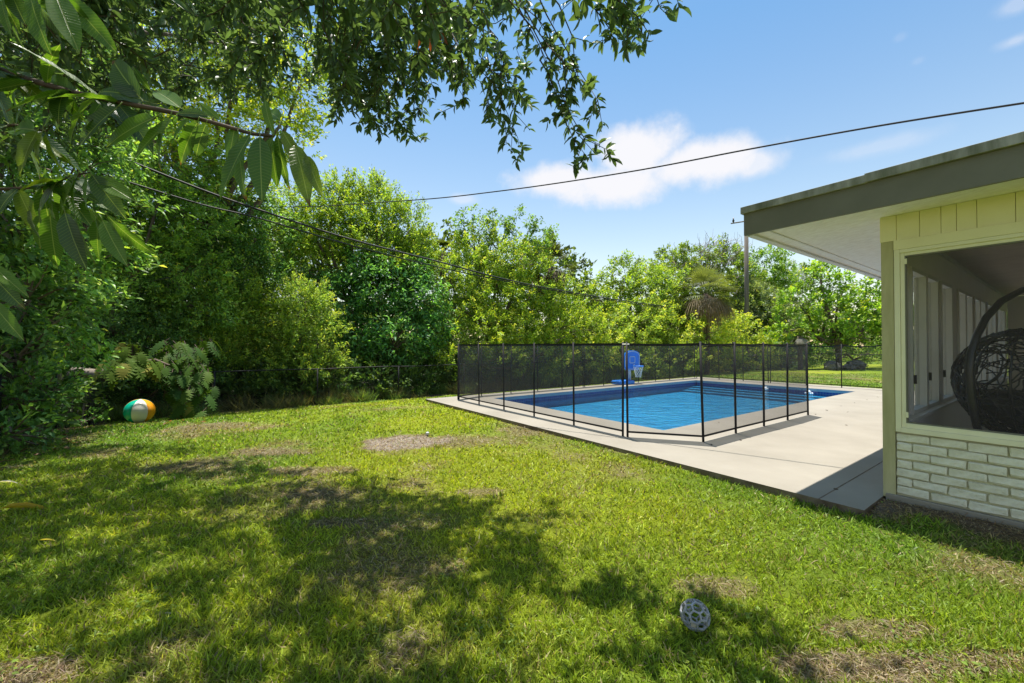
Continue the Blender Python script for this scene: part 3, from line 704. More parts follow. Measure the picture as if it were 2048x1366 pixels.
mb = MB(); mb.add([egg(th, ph, .8) for th in np.linspace(1.75, 3.0, 6) for ph in np.linspace(0, 2 * math.pi, 17)], [(i * 17 + j, i * 17 + j + 1, i * 17 + j + 18, i * 17 + j + 17) for i in range(5) for j in range(16)])
mb.build('seat_cushion', M['cushion'], chair, True)
# stand: arc from base over the top
arc = [P(1956, 862, 3.36), P(1949, 833, 3.36), P(1941, 785, 3.36), P(1939, 741, 3.36), P(1942, 706, 3.37), P(1954, 671, 3.39), P(1972, 636, 3.42), P(2003, 602, 3.47), P(2045, 580, 3.54), P(2090, 572, 3.62)]
MB().tube(arc, .026, 10).build('stand', M['steel'], chair, True)
mb = MB(); e = arc[0]; b0 = Vector((e.x, e.y, .035))
mb.tube([e, Vector((e.x, e.y, .06)) , b0], .026, 10)
mb.tube([b0 + Vector((.48 * math.cos(a), .48 * math.sin(a), .025)) - D1 * .25 + D2 * .3 for a in np.linspace(0, 2 * math.pi, 30)], .022, 8); mb.build('stand_base', M['steel'], chair, True)
mb = MB(); z = arc[-1].z; hx = arc[-1]
for k in range(14):
    p = hx - Vector((0, 0, .022 * k)); ax = Vector((1, 0, 0)) if k % 2 else Vector((0, 1, 0))
    mb.tube([p + ax * .012 * math.cos(a) + Vector((0, 0, .018 * math.sin(a))) for a in np.linspace(0, 2 * math.pi, 9)], .003, 4)
mb.build('chain', M['steel'], chair)

# ------------------------------------------------------------------ balls, sprinkler
bc = G(279, 839, -.44); yb = bc.y
rb = .29; ballc = Vector((bc.x, bc.y, float(gz(bc.x, bc.y)) + rb * .97 + .01))
ball = empty('beach_ball', ballc - Vector((0, 0, rb)), 'large green, white and orange beach ball on the lawn below the split-leaf plant', 'beach ball')
toc = math.atan2(-ballc.y, -ballc.x)
bn = ['ball_white', 'ball_green', 'ball_orange', 'ball_white', 'ball_green', 'ball_orange']
order = [('ball_white', 0), ('ball_green', -1), ('ball_orange', 1), ('ball_white', 3), ('ball_orange', -2), ('ball_green', 2)]
tilt = Matrix.Rotation(R(4), 3, 'Y')
for nm, k in order:
    v = []; f = []; n1_, n2_ = 9, 20
    for i in range(n2_ + 1):
        th = math.pi * i / n2_
        for j in range(n1_):
            t = j / (n1_ - 1); ph = toc + R(60 * k) + R(60) * (t - .5)
            rr_ = rb * (1 + .012 * (math.sin(math.pi * t) - .5))
            p = Vector((rr_ * math.sin(th) * math.cos(ph), rr_ * math.sin(th) * math.sin(ph), rr_ * math.cos(th) * .97)); v.append(ballc + tilt @ p)
    for i in range(n2_):
        for j in range(n1_ - 1): f.append((i * n1_ + j, (i + 1) * n1_ + j, (i + 1) * n1_ + j + 1, i * n1_ + j + 1))
    MB().add(v, f).build('ball_panel', M[nm], ball, True)

def lattice_ball(c, rad, rot):
    phi = (1 + 5 ** .5) / 2
    iv = [Vector(p).normalized() for p in [(0, a, b2 * phi) for a in (-1, 1) for b2 in (-1, 1)] + [(a, b2 * phi, 0) for a in (-1, 1) for b2 in (-1, 1)] + [(b2 * phi, 0, a) for a in (-1, 1) for b2 in (-1, 1)]]
    el = min((iv[0] - iv[j]).length for j in range(1, 12)) * 1.01
    nb = {i: [j for j in range(12) if j != i and (iv[i] - iv[j]).length < el] for i in range(12)}
    pt = {(i, j): iv[i] * (2 / 3) + iv[j] * (1 / 3) for i in range(12) for j in nb[i]}
    faces = []
    for i in range(12):
        ax = iv[i]; e1 = ax.orthogonal().normalized(); e2 = ax.cross(e1)
        js = sorted(nb[i], key=lambda j: math.atan2(iv[j].dot(e2), iv[j].dot(e1))); faces.append([pt[(i, j)] for j in js])
    for i in range(12):
        for j in nb[i]:
            for k in nb[i]:
                if i < j < k and k in nb[j]:
                    q = [pt[(i, j)], pt[(j, i)], pt[(j, k)], pt[(k, j)], pt[(k, i)], pt[(i, k)]]
                    faces.append(q)
    bm = bmesh.new(); vm = {}
    def V_(p):
        k = tuple(round(x_, 4) for x_ in p)
        if k not in vm: vm[k] = bm.verts.new(p)
        return vm[k]
    for q in faces: bm.faces.new([V_(p) for p in q])
    bmesh.ops.recalc_face_normals(bm, faces=bm.faces)
    inner = bmesh.ops.inset_individual(bm, faces=list(bm.faces), thickness=.056, use_even_offset=True)
    holes = [f for f in bm.faces if len(f.verts) in (5, 6)]
    bmesh.ops.delete(bm, geom=holes, context='FACES_ONLY')
    for v in bm.verts: v.co = v.co.normalized() * rad
    bmesh.ops.transform(bm, matrix=rot, verts=bm.verts)
    me = bpy.data.meshes.new('ball_lattice'); bm.to_mesh(me); bm.free()
    return me, faces
lc = G(1390, 1243, -.055); lc = Vector((lc.x, lc.y, float(gz(lc.x, lc.y)) + .072))
lb = empty('lattice_ball', lc, 'grey rubber honeycomb lattice ball lying in the foreground grass', 'toy ball')
rotm = Matrix.Rotation(.5, 4, 'X') @ Matrix.Rotation(.35, 4, 'Y')
me, faces = lattice_ball(lc, .070, rotm)
lat = link('ball_lattice', me, M['rubber'], lb)
sd = lat.modifiers.new('thickness', 'SOLIDIFY'); sd.thickness = .010; sd.offset = -1
bv = lat.modifiers.new('bevel', 'BEVEL'); bv.width = .002; bv.segments = 2
best = None; tgt = (Vector((0, 0, CAMZ)) - lc).normalized() + Vector((-.55, 0, -.35)); tgt.normalize()
for q in faces[:12]:
    c = (rotm.to_3x3() @ (sum(q, Vector()) / 5)).normalized()
    if best is None or c.dot(tgt) > best[0]: best = (c.dot(tgt), c)
c = best[1]; e1 = c.orthogonal().normalized(); e2 = c.cross(e1)
MB().add([c * .064 + e1 * .015, c * .064 + e2 * .015, c * .064 - e1 * .015, c * .064 - e2 * .015, c * .061 + e1 * .015, c * .061 + e2 * .015, c * .061 - e1 * .015, c * .061 - e2 * .015],
         [(0, 1, 2, 3), (7, 6, 5, 4), (0, 4, 5, 1), (1, 5, 6, 2), (2, 6, 7, 3), (3, 7, 4, 0)]).build('tan_tag', M['tag'], lb, local=True)
sp = G(855, 872, -.08); sp.z = float(gz(sp.x, sp.y))
sh_ = empty('sprinkler_head', sp, 'small white sprinkler head standing in the bare earth patch', 'sprinkler')
MB().tube([sp, sp + Vector((0, 0, .035))], .03, 12).build('collar', M['rock'], sh_, True)
MB().tube([sp + Vector((0, 0, .035)), sp + Vector((0, 0, .055)), sp + Vector((0, 0, .062))], [.024, .024, .015], 12).build('cap', M['white_plastic'], sh_, True)

# ------------------------------------------------------------------ chain link fences
def chain_fence(name, A, B, h, label, spacing=3.0, first=0.0, parent_group='black chain link fence runs'):
    L_ = (B - A).length; dr = (B - A).normalized()
    rt = empty(name, A, label, 'fence', parent_group)
    def at(t, z=0):
        p = A + dr * t; g = float(gz(p.x, p.y)); return Vector((p.x, p.y, g + z))
    t = first; 
    while t <= L_ + .01:
        MB().tube([at(t), at(t, h + .03)], .026, 8).build('post', M['black_metal'], rt, True); t += spacing
    ts = np.linspace(0, L_, max(2, int(L_ / 1.0)))
    MB().tube([at(t_, h) for t_ in ts], .019, 8).build('top_rail', M['black_metal'], rt, True)
    mb = MB(); st = .075; k = st
    n = int(L_ / st) + 1; r_w = .0022
    q = int(h / k)
    def w3(a, b2):
        d_ = (b2 - a).normalized(); s1 = d_.cross(Vector((dr.y, -dr.x, 0))).normalized() * r_w; s2 = Vector((dr.y, -dr.x, 0)) * r_w
        i = len(mb.v); mb.v += [tuple(a + s1), tuple(a - s1 * .5 + s2), tuple(a - s1 * .5 - s2), tuple(b2 + s1), tuple(b2 - s1 * .5 + s2), tuple(b2 - s1 * .5 - s2)]
        mb.f += [(i, i + 1, i + 4, i + 3), (i + 1, i + 2, i + 5, i + 4), (i + 2, i, i + 3, i + 5)]
    for s_ in range(-int(h / st) - 1, n):
        for sg in (1, -1):
            t0, t1 = (s_ * st, s_ * st + h); z0, z1 = (.03, h - .02)
            if sg < 0: t0, t1 = t1, t0
            ta, tb = t0, t1
            za, zb = z0, z1
            # clip to the run
            def cl(t_, za, zb, ta, tb): return za + (zb - za) * (t_ - ta) / (tb - ta)
            lo, hi = min(ta, tb), max(ta, tb)
            if hi <= 0 or lo >= L_: continue
            a_, b_ = max(lo, 0), min(hi, L_)
            w3(at(a_, cl(a_, z0, z1, ta, tb)), at(b_, cl(b_, z0, z1, ta, tb)))
    tag(mb.build('wire_mesh', M['black_metal'], rt), kind='stuff')
    return rt
BF = lambda t: H(-13.56, (Vector((-8.56, 11.8, 0)) - C0).dot(D2) + t)
cornerBL = BF(-2.35)
chain_fence('chain_link_fence', cornerBL, BF(0) + D2 * 30.3, 1.17, 'long black chain link fence at the back of the lawn, overgrown by trees', 2.72, 2.35 - 0.02)
chain_fence('chain_link_fence', cornerBL + D1 * -.02, cornerBL - D1 * 9.5, 1.17, 'black chain link fence swallowed by vines down the left side of the lawn', 2.4, 1.2)
bcorner = BF(30.3)
chain_fence('chain_link_fence', bcorner, H(6, UV(bcorner.x, bcorner.y)[1]), 1.0, 'low black chain link fence beyond the far end of the pool', 3.0, 0)

# ------------------------------------------------------------------ utility pole and wires
pb = P(1494, 690, 30); pb.z = float(gz(pb.x, pb.y)) - .1
pole = empty('utility_pole', pb, 'weathered wooden utility pole rising behind the roof corner', 'utility pole')
MB().tube([pb, Vector((pb.x, pb.y, 11.5))], [.17, .13], 14).build('pole', M['wood_pole'], pole, True)
za = P(1464, 445, 30)
arm = MB().tube([Vector((pb.x + .3, pb.y, za.z + .15)), P(1462, 447, 30)], .045, 6).build('crossarm', M['wood_pole'], pole)
MB().tube([za + Vector((.1, 0, .0)), za + Vector((.1, 0, .12)), za + Vector((.1, 0, .2)), za + Vector((.1, 0, .36))], [.03, .09, .05, .03], 8).build('insulator', M['steel'], pole, True)
for k, z in enumerate((P(1494, 455, 30).z, P(1494, 626, 30).z)):
    MB().tube([Vector((pb.x, pb.y - .17, z - .06)), Vector((pb.x, pb.y - .24, z))], .03, 6).build('bracket', M['steel'], pole)
def wire(name, pts, r, label, grp=None):
    # smooth through the given points
    P_ = [Vector(p) for p in pts]; out_ = []
    for i in range(len(P_) - 1):
        p0 = P_[max(i - 1, 0)]; p1 = P_[i]; p2 = P_[i + 1]; p3 = P_[min(i + 2, len(P_) - 1)]
        for t in np.linspace(0, 1, 8, endpoint=False):
            out_.append(.5 * ((2 * p1) + (-p0 + p2) * t + (2 * p0 - 5 * p1 + 4 * p2 - p3) * t * t + (-p0 + 3 * p1 - 3 * p2 + p3) * t ** 3))
    out_.append(P_[-1])
    o = MB().tube(out_, r, 6).build(name, M['cable'], None, True)
    return tag(o, label, 'cable', grp)
def plan(px, A, B):                              # depth where a sight column meets the plan line A-B
    r = (px - 1024) / F; dx, dy = B[0] - A[0], B[1] - A[1]
    t = (A[0] - r * A[1]) / (r * dy - dx); return A[1] + dy * t
LA, LB = (-8.4, 11.0), (pb.x, pb.y - .24)
def along(pts, A, B): return [P(x_, y_, plan(x_, A, B)) for x_, y_ in pts]
g_ = 'cables strung from the utility pole across the trees'
wire('overhead_cable', along([(180, 290), (400, 378), (520, 420), (700, 478), (880, 524), (1000, 556), (1100, 577), (1250, 602), (1380, 618), (1494, 626)], LA, LB), .028, 'upper black cable sagging across the trees to the utility pole', g_)
wire('overhead_cable', along([(180, 340), (400, 408), (520, 437), (700, 490), (880, 535), (1000, 560), (1100, 580), (1250, 605), (1380, 621), (1494, 633)], LA, LB), .021, 'lower thinner black cable of the sagging pair in front of the trees', g_)
wire('overhead_cable', [Vector((pb.x, pb.y - .2, P(1494, 628, 30).z)), P(1530, 632, 31), P(1600, 634, 35), P(1800, 636, 45)], .02, 'short black cable continuing right from the utility pole', g_)
SA, SB = (-8.7, 14.0), (5.0, 4.0)
wire('service_cable', along([(300, 405), (540, 414), (800, 402), (1000, 382), (1250, 345), (1500, 298), (1750, 253), (2048, 206), (2300, 170)], SA, SB), .011, 'single dark cable slanting across the blue sky above the roof')

# ------------------------------------------------------------------ trees
def tube_path(a, b2, bend=.1, n=5):
    a, b2 = Vector(a), Vector(b2); L_ = (b2 - a).length; o1 = Vector(rng.normal(0, 1, 3)) * bend * L_; o2 = Vector(rng.normal(0, 1, 3)) * bend * L_ * .5
    return [a.lerp(b2, t) + o1 * math.sin(math.pi * t) + o2 * math.sin(2 * math.pi * t) for t in np.linspace(0, 1, n)]
def shoots(blobs, leaf, wr, lai, shoot=(.35, .7), per=26, spread=.35, droop=.0, up=.35, colr=(.08, .13, .02), var=.25, yellow=.12, shell=.4, hollow=True, top_tint=.25, voids=True):
    """leaf arrays for twigs pointing out of each blob (centre, rx, rz)"""
    Ps, Ds, Ns, Ls, Ws, Cs, tw = [], [], [], [], [], [], []
    for (c, rx, rz) in blobs:
        area = math.pi * rx * rz; nl = max(40, int(lai * area / (.5 * leaf * leaf * wr))); ns = max(3, nl // per)
        dd = rdir(ns); rad = shell + (1 - shell) * rng.random(ns) ** .6
        # lumpy outline
        lump = .78 + .38 * vnoise(dd[:, 0] * 2.2 + c.x, dd[:, 2] * 2.2 + dd[:, 1] * 1.7 + c.y, 13)
        ctr = np.array(c) + dd * (rad * lump)[:, None] * np.array([rx, rx, rz])
        ax = norm(dd * np.array([1, 1, .8]) + np.array([0, 0, up]) + rng.normal(0, .35, (ns, 3)))
        vox = vnoise(ctr[:, 0] * 1.5 / max(rx, .6) + ctr[:, 2] * .9, ctr[:, 1] * 1.5 / max(rx, .6) - ctr[:, 2] * 1.3, 5)
        kp = (vox > .23) if rx > .5 and voids else (vox > -1); ctr, ax, dd = ctr[kp], ax[kp], dd[kp]; ns = len(ctr)
        if ns == 0: continue
        sl_ = rng.uniform(*shoot, ns)
        t = rng.random((ns, per)) ** .8
        per_col = 1 + rng.normal(0, var * 1.15, (ns, 1, 1))
        base = ctr[:, None, :] + ax[:, None, :] * (t * sl_[:, None])[:, :, None] + rng.normal(0, leaf * .45, (ns, per, 3))
        ld = ax[:, None, :] * .7 + rng.normal(0, .75, (ns, per, 3)) * spread * 2 + np.array([0, 0, -droop])
        ln = rng.normal(0, .55, (ns, per, 3)) + np.array([0, -.12, .9])
        k = ns * per
        col_ = tint(colr, k, var, yellow) * np.clip(np.repeat(per_col.reshape(ns), per), .5, 1.8)[:, None]
        tip = (t.reshape(-1) > .7)[:, None]; col_ = np.where(tip, col_ * np.array([1 + top_tint * 1.6, 1 + top_tint, 1.0]), col_)
        Ps.append(base.reshape(-1, 3)); Ds.append(ld.reshape(-1, 3)); Ns.append(ln.reshape(-1, 3)); Ls.append(rng.uniform(.7, 1.25, k) * leaf); Ws.append(rng.uniform(.8, 1.2, k) * leaf * wr); Cs.append(col_)
        for i in range(0, ns, max(1, ns // 14)): tw.append((Vector(c).lerp(Vector(ctr[i]), .25), Vector(ctr[i]) + Vector(ax[i]) * sl_[i]))
    return [np.concatenate(a) for a in (Ps, Ds, Ns, Ls, Ws)] + [np.clip(np.concatenate(Cs), .003, .6)], tw
def tree(name, label, cat, blobs, trunk=None, trunk_r=.12, m='leaf', T=T_LEAF, bark='bark', group=None, twigs=True, **kw):
    bl = [(P(b[0], b[1], b[2]) if not isinstance(b[0], Vector) else b[0], b[-2], b[-1]) for b in blobs]
    cx = sum(b[0].x for b in bl) / len(bl); cy = sum(b[0].y for b in bl) / len(bl)
    if trunk is None: trunk = (cx, cy)
    base = Vector((trunk[0], trunk[1], float(gz(trunk[0], trunk[1])) - .05))
    rt = empty(name, base, label, cat, group)
    (p, d, n, L, Wd, col), tw = shoots(bl, **kw)
    keep = p[:, 2] > gz(p[:, 0], p[:, 1]) + .05
    p, d, n, L, Wd, col = p[keep], d[keep], n[keep], L[keep], Wd[keep], col[keep]
    me = leaves_mesh('crown', T, p - np.array(base), d, n, L, Wd, col)
    tag(link('crown', me, M[m], rt), kind='stuff')
    mb = MB(); hub = Vector((cx, cy, min(b[0].z for b in bl))) ; hub = base.lerp(hub, .7)
    mb.tube(tube_path(base, hub, .04), np.linspace(trunk_r, trunk_r * .7, 5).tolist(), 7)
    for (c, rx, rz) in bl: mb.tube(tube_path(hub, c, .08, 6), np.linspace(trunk_r * .6, trunk_r * .22, 6).tolist(), 5)
    mb.build('trunk', M[bark], rt, True)
    if twigs:
        mb = MB()
        for a, b2 in tw: mb.tube(tube_path(a, b2, .05, 4), [.018, .013, .009, .004], 3, False)
        tag(mb.build('branches', M[bark], rt), kind='stuff')
    return rt
YG = (.135, .185, .018); MG = (.085, .135, .018); DG = (.04, .085, .018); GG = (.05, .10, .03)
gt = 'trees and shrubs beyond the back fence'
tree('tall_tree', 'tall sunlit yellow-green tree at upper left behind the overhanging leaves', 'tree',
     [(560, 250, 14, 1.3, 1.2), (600, 170, 14.3, 1.2, 1.2), (500, 150, 14, 1.5, 1.4), (420, 220, 14, 1.5, 1.5), (380, 90, 14.5, 1.8, 1.6), (290, 200, 13.6, 1.6, 1.6), (520, 40, 15, 1.8, 1.4), (330, 300, 13.5, 1.5, 1.4), (430, 320, 13.8, 1.2, 1.2), (200, 60, 14, 2, 1.8)],
     trunk=(-10.5, 14.5), trunk_r=.2, leaf=0.146, wr=.5, lai=2.32, colr=(.15, .20, .018), group=gt, yellow=.2, shell=.3)
tree('leafy_tree', 'tall small-leaved green tree with spiky top, left of the cloud', 'tree',
     [(700, 430, 18, 1.0, 1.25), (655, 455, 18, 1.0, 1.1), (760, 425, 18.5, 1.0, 1.15), (735, 480, 18, 1.5, 1.2), (820, 460, 18.5, .75, .95), (835, 520, 18.5, .9, 1.0), (650, 540, 18, 1.4, 1.3), (800, 540, 18.2, 1.3, 1.3), (745, 395, 18.4, .6, .75), (680, 390, 18.2, .5, .7), (575, 500, 17.4, 1.3, 1.3), (590, 430, 17.4, 1.0, 1.1)],
     trunk_r=.16, leaf=0.116, wr=.46, lai=4.35, colr=(.105, .155, .018), group=gt, up=.8, shoot=(.4, .95), shell=.35, yellow=.14)
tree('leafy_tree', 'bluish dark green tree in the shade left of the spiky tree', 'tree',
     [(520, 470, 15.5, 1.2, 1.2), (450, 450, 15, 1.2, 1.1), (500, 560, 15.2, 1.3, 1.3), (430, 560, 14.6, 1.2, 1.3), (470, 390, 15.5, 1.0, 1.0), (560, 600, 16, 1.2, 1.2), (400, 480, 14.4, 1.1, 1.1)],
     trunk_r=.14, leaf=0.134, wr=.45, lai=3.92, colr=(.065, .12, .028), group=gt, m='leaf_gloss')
tree('broadleaf_shrub', 'big glossy dark green umbrella-leaved shrub standing at the back fence', 'shrub',
     [(760, 580, 17, 1.5, 1.3), (690, 610, 16.8, 1.2, 1.2), (840, 600, 17.2, 1.2, 1.2), (710, 680, 16.4, 1.3, 1.0), (800, 680, 16.6, 1.5, 1.1), (860, 660, 17.2, 1.0, 1.0), (730, 540, 17.2, .9, .8), (650, 570, 16.6, .7, .6), (830, 545, 17.4, .7, .7)],
     leaf=.20, wr=.40, lai=3.62, droop=.5, colr=(.05, .115, .028), group=gt, m='leaf_gloss', per=9, shoot=(.1, .25), yellow=.07, spread=.6, up=.5)
tree('round_shrub', 'rounded yellow-green shrub in front of the glossy dark one', 'shrub',
     [(600, 640, 14.6, .95, 1.0), (580, 690, 14.4, .9, .7), (640, 680, 14.6, .7, .7), (610, 600, 14.8, .7, .6), (600, 745, 14.3, 1.0, .5), (560, 730, 14.2, .7, .5), (650, 740, 14.5, .8, .5)], leaf=0.104, wr=.42, lai=4.35, colr=(.115, .165, .026), group=gt, yellow=.12, up=.6)
tree('feathery_shrub', 'feathery light green shrub behind the fence corner at left', 'shrub',
     [(440, 660, 13.5, .9, 1.0), (470, 610, 14, .9, 1.0), (420, 720, 13, .8, .6), (490, 700, 13.9, .7, .8), (380, 640, 13, .9, 1.0), (520, 650, 14.5, .6, .9)], leaf=0.110, wr=.30, lai=3.77, colr=(.12, .18, .025), group=gt, up=.8)
tree('sparse_tree', 'tree with sparse open shoots against the pale sky, centre of the skyline', 'tree',
     [(1000, 520, 20, 1.5, 1.2), (950, 500, 20, 1.1, 1.0), (1050, 530, 20, 1.3, 1.1), (960, 570, 19.5, 1.6, 1.3), (1060, 590, 20, 1.5, 1.3), (900, 560, 19, 1.1, 1.2), (1000, 610, 19.5, 1.7, 1.1), (1110, 610, 20.5, 1.2, 1.0), (925, 620, 18.6, 1.1, 1.1)],
     leaf=0.134, wr=.5, lai=3.48, colr=(.12, .17, .02), group=gt, up=.6, trunk_r=.15, shell=.35)
# open shoots standing out of its top
rt = [o for o in COL.objects if o.name.startswith('sparse_tree')][0]
bl = []
mb = MB()
for (x0, y0, x1, y1) in ((950, 500, 925, 430), (960, 500, 948, 425), (980, 500, 985, 432), (1000, 490, 1010, 440), (1010, 500, 1038, 424), (1030, 510, 1060, 445), (1040, 520, 1100, 462), (1050, 530, 1105, 470), (940, 510, 918, 450), (1000, 500, 970, 445), (1040, 500, 1078, 450), (1020, 500, 1020, 455), (1060, 520, 1090, 490)):
    a, b2 = P(x0, y0, 20), P(x1, y1, 20 + rng.uniform(-.6, .6)); pth = tube_path(a, b2, .06, 5); mb.tube(pth, [.04, .03, .02, .014, .008], 4, False)
    bl += [(pth[-1], .22, .20), (pth[-2], .18, .16), (pth[2], .14, .12)]
mb.build('bare_shoot', M['bark'], rt)
(p, d, n, L, Wd, col), tw = shoots(bl, leaf=0.146, wr=.5, lai=3.77, colr=(.075, .125, .02), shoot=(.1, .3), per=10)
tag(link('crown_tip', leaves_mesh('crown_tip', T_LEAF, p - np.array(rt.location), d, n, L, Wd, col), M['leaf'], rt), kind='stuff')
tree('hedge_shrub', 'bright yellow-green shrub behind the pool fence just left of the hoop', 'shrub',
     [(960, 660, 18.2, 1.2, 1.0), (1040, 670, 19, 1.3, 1.0), (1110, 660, 20, 1.2, 1.0), (1000, 715, 18.3, 1.3, .9), (1090, 710, 19.5, 1.4, 1.0), (920, 690, 17.4, .9, .9), (1160, 660, 21, 1.1, .9)], leaf=0.122, wr=.5, lai=3.48, colr=YG, group=gt, up=.6)
tree('hedge_shrub', 'bright lime-green shrubs massed behind the hoop and under the cables', 'shrub',
     [(1200, 670, 22, 1.6, 1.0), (1270, 650, 23.5, 1.6, 1.3), (1340, 660, 25, 1.7, 1.3), (1180, 715, 21, 1.5, 1.0), (1260, 720, 22.5, 1.6, 1.1), (1340, 715, 24, 1.7, 1.2), (1300, 630, 24, 1.1, .9)],
     leaf=0.146, wr=.55, lai=3.62, colr=(.15, .20, .026), group=gt, up=.5, yellow=.1)
tree('hedge_shrub', 'lime-green shrub around the foot of the utility pole', 'shrub',
     [(1410, 668, 24.4, 1.1, .7), (1410, 665, 27, 1.6, 1.2), (1470, 670, 27.5, 1.5, 1.1), (1420, 710, 26.5, 1.8, 1.2), (1500, 715, 29, 1.8, 1.3), (1465, 655, 27, .7, .9), (1550, 690, 31.5, 1.6, 1.3)], leaf=0.146, wr=.55, lai=3.62, colr=(.16, .21, .022), group=gt, up=.6, yellow=.16)
tree('bushy_tree', 'bushy mid-green tree with uneven top, right of the first palm', 'tree',
     [(1170, 600, 24, 1.5, 1.2), (1220, 590, 25, 1.6, 1.4), (1250, 550, 26, 1.2, 1.2), (1290, 580, 26, 1.7, 1.3), (1340, 590, 27, 1.6, 1.4), (1160, 640, 23.5, 1.4, 1.1), (1230, 640, 25, 1.8, 1.2), (1330, 640, 27, 1.8, 1.2), (1310, 550, 27.5, 1.0, .8), (1360, 620, 27.5, 1.2, 1.1)],
     leaf=0.171, wr=.52, lai=3.62, colr=(.105, .15, .018), group=gt, trunk_r=.16, shell=.4)
tree('dark_tree', 'big dark green tree with bare grey twigs on top, left of the utility pole', 'tree',
     [(1350, 560, 34, 2.0, 1.6), (1345, 520, 34, 1.3, 1.0), (1390, 520, 35, 2.2, 1.6), (1440, 530, 35, 2.3, 1.7), (1400, 570, 34, 2.6, 1.8), (1470, 570, 35, 2.2, 2.0), (1480, 620, 34, 2.2, 1.8), (1420, 630, 34, 2.5, 1.6)],
     leaf=0.207, wr=.5, lai=3.19, colr=(.075, .11, .015), group=gt, trunk_r=.25)
rt = [o for o in COL.objects if o.name.startswith('dark_tree')][0]
mb = MB()
for i in range(150):
    x0, y0 = rng.uniform(1400, 1480), rng.uniform(490, 540); a = P(x0, y0, 34.5); b2 = P(x0 + rng.uniform(-8, 34), y0 - rng.uniform(14, 34), 34.5 + rng.uniform(-1, 1))
    mb.tube(tube_path(a, b2, .12, 4), [.022, .016, .012, .006], 3, False)
for i in range(80):
    x0, y0 = rng.uniform(1340, 1480), rng.uniform(500, 590); a = P(x0, y0, 32.4); b2 = P(x0 + rng.uniform(-25, 25), y0 - rng.uniform(5, 20), 32.2)
    mb.tube(tube_path(a, b2, .12, 4), [.022, .016, .012, .006], 3, False)
tag(mb.build('bare_twigs', M['twig_grey'], rt), kind='stuff')
tree('round_tree', 'rounded bright green tree top just right of the utility pole', 'tree',
     [(1530, 530, 36, 1.9, 1.7), (1510, 560, 36, 1.8, 1.8), (1555, 570, 36, 1.7, 1.8), (1530, 600, 36, 2.2, 1.8)], leaf=0.207, wr=.5, lai=3.48, colr=(.085, .14, .018), group=gt, trunk_r=.2, droop=.4)
tree('grey_leaf_tree', 'grey-green drooping tree behind the pole, below the round tree top', 'tree',
     [(1520, 620, 33, 1.8, 1.8), (1480, 640, 33, 1.4, 1.4), (1560, 640, 33, 1.5, 1.6), (1500, 590, 33.5, 1.0, 1.4), (1590, 560, 38, 1.4, 1.4)], leaf=0.195, wr=.25, lai=3.33, colr=(.085, .11, .045), group=gt, droop=.5)
tree('spreading_tree', 'dense leafy tree under the eave at right, beyond the pool', 'tree',
     [(1640, 560, 27, 1.3, 1.1), (1690, 570, 27, 1.5, 1.2), (1740, 590, 27, 1.5, 1.2), (1600, 610, 27, 1.3, 1.2), (1660, 630, 26.5, 1.7, 1.3), (1730, 640, 26.5, 1.7, 1.2), (1580, 660, 27, 1.2, 1.0), (1640, 680, 26.5, 1.4, .8), (1710, 675, 26.5, 1.5, .7), (1640, 540, 27.5, .8, .7), (1790, 610, 27, 1.6, 1.6)],
     leaf=0.232, wr=.6, lai=3.48, colr=(.09, .145, .018), group=gt, trunk_r=.2, yellow=.18)
# left boundary growth
gl_ = 'shrubs growing over the left fence'
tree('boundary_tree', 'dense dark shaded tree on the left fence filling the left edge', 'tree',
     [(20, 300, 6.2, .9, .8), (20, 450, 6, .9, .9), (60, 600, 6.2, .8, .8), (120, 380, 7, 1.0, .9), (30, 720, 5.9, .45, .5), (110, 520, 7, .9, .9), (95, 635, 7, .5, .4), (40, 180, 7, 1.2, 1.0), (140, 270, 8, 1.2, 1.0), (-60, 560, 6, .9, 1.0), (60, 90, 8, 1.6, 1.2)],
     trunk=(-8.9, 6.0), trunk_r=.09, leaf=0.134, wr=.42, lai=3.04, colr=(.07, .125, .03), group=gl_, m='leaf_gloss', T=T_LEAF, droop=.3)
tree('boundary_tree', 'leafy tree over the split-leaf plant, left of the tall sunlit tree', 'tree',
     [(210, 440, 12.2, 1.3, 1.2), (220, 560, 12.2, 1.3, 1.1), (300, 500, 12.2, 1.3, 1.2), (290, 390, 12.2, 1.4, 1.2), (370, 440, 12.6, 1.2, 1.0), (360, 550, 12.4, 1.2, 1.1), (400, 620, 12.6, .9, .8), (300, 610, 12.2, 1.0, .9), (180, 350, 12.2, 1.5, 1.3), (330, 310, 12.4, 1.3, 1.1), (200, 640, 11.8, 1.0, .9)],
     trunk=(-10.6, 9.8), trunk_r=.12, leaf=0.122, wr=.42, lai=3.48, colr=(.09, .15, .025), group=gl_, droop=.25)
tree('vine_covered_shrub', 'low vine-covered shrub spilling through the left fence to the lawn', 'shrub',
     [(30, 800, 5.6, .35, .45), (70, 850, 5.9, .25, .2), (95, 790, 6.4, .25, .3), (20, 870, 5.2, .22, .2), (70, 700, 6.4, .4, .35), (175, 840, 8.6, .3, .15)],
     trunk=(-7.0, 6.0), trunk_r=.03, leaf=0.091, wr=.5, lai=3.77, colr=(.06, .115, .025), group=gl_, shell=.2, shoot=(.15, .35))
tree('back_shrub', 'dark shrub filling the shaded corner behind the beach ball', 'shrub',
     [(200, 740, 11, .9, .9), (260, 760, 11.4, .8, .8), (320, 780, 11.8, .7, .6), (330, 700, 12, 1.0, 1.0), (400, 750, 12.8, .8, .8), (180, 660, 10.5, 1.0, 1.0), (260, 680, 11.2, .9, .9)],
     trunk=(-10.4, 11.6), trunk_r=.05, leaf=0.110, wr=.4, lai=3.77, colr=(.05, .09, .02), group=gl_)
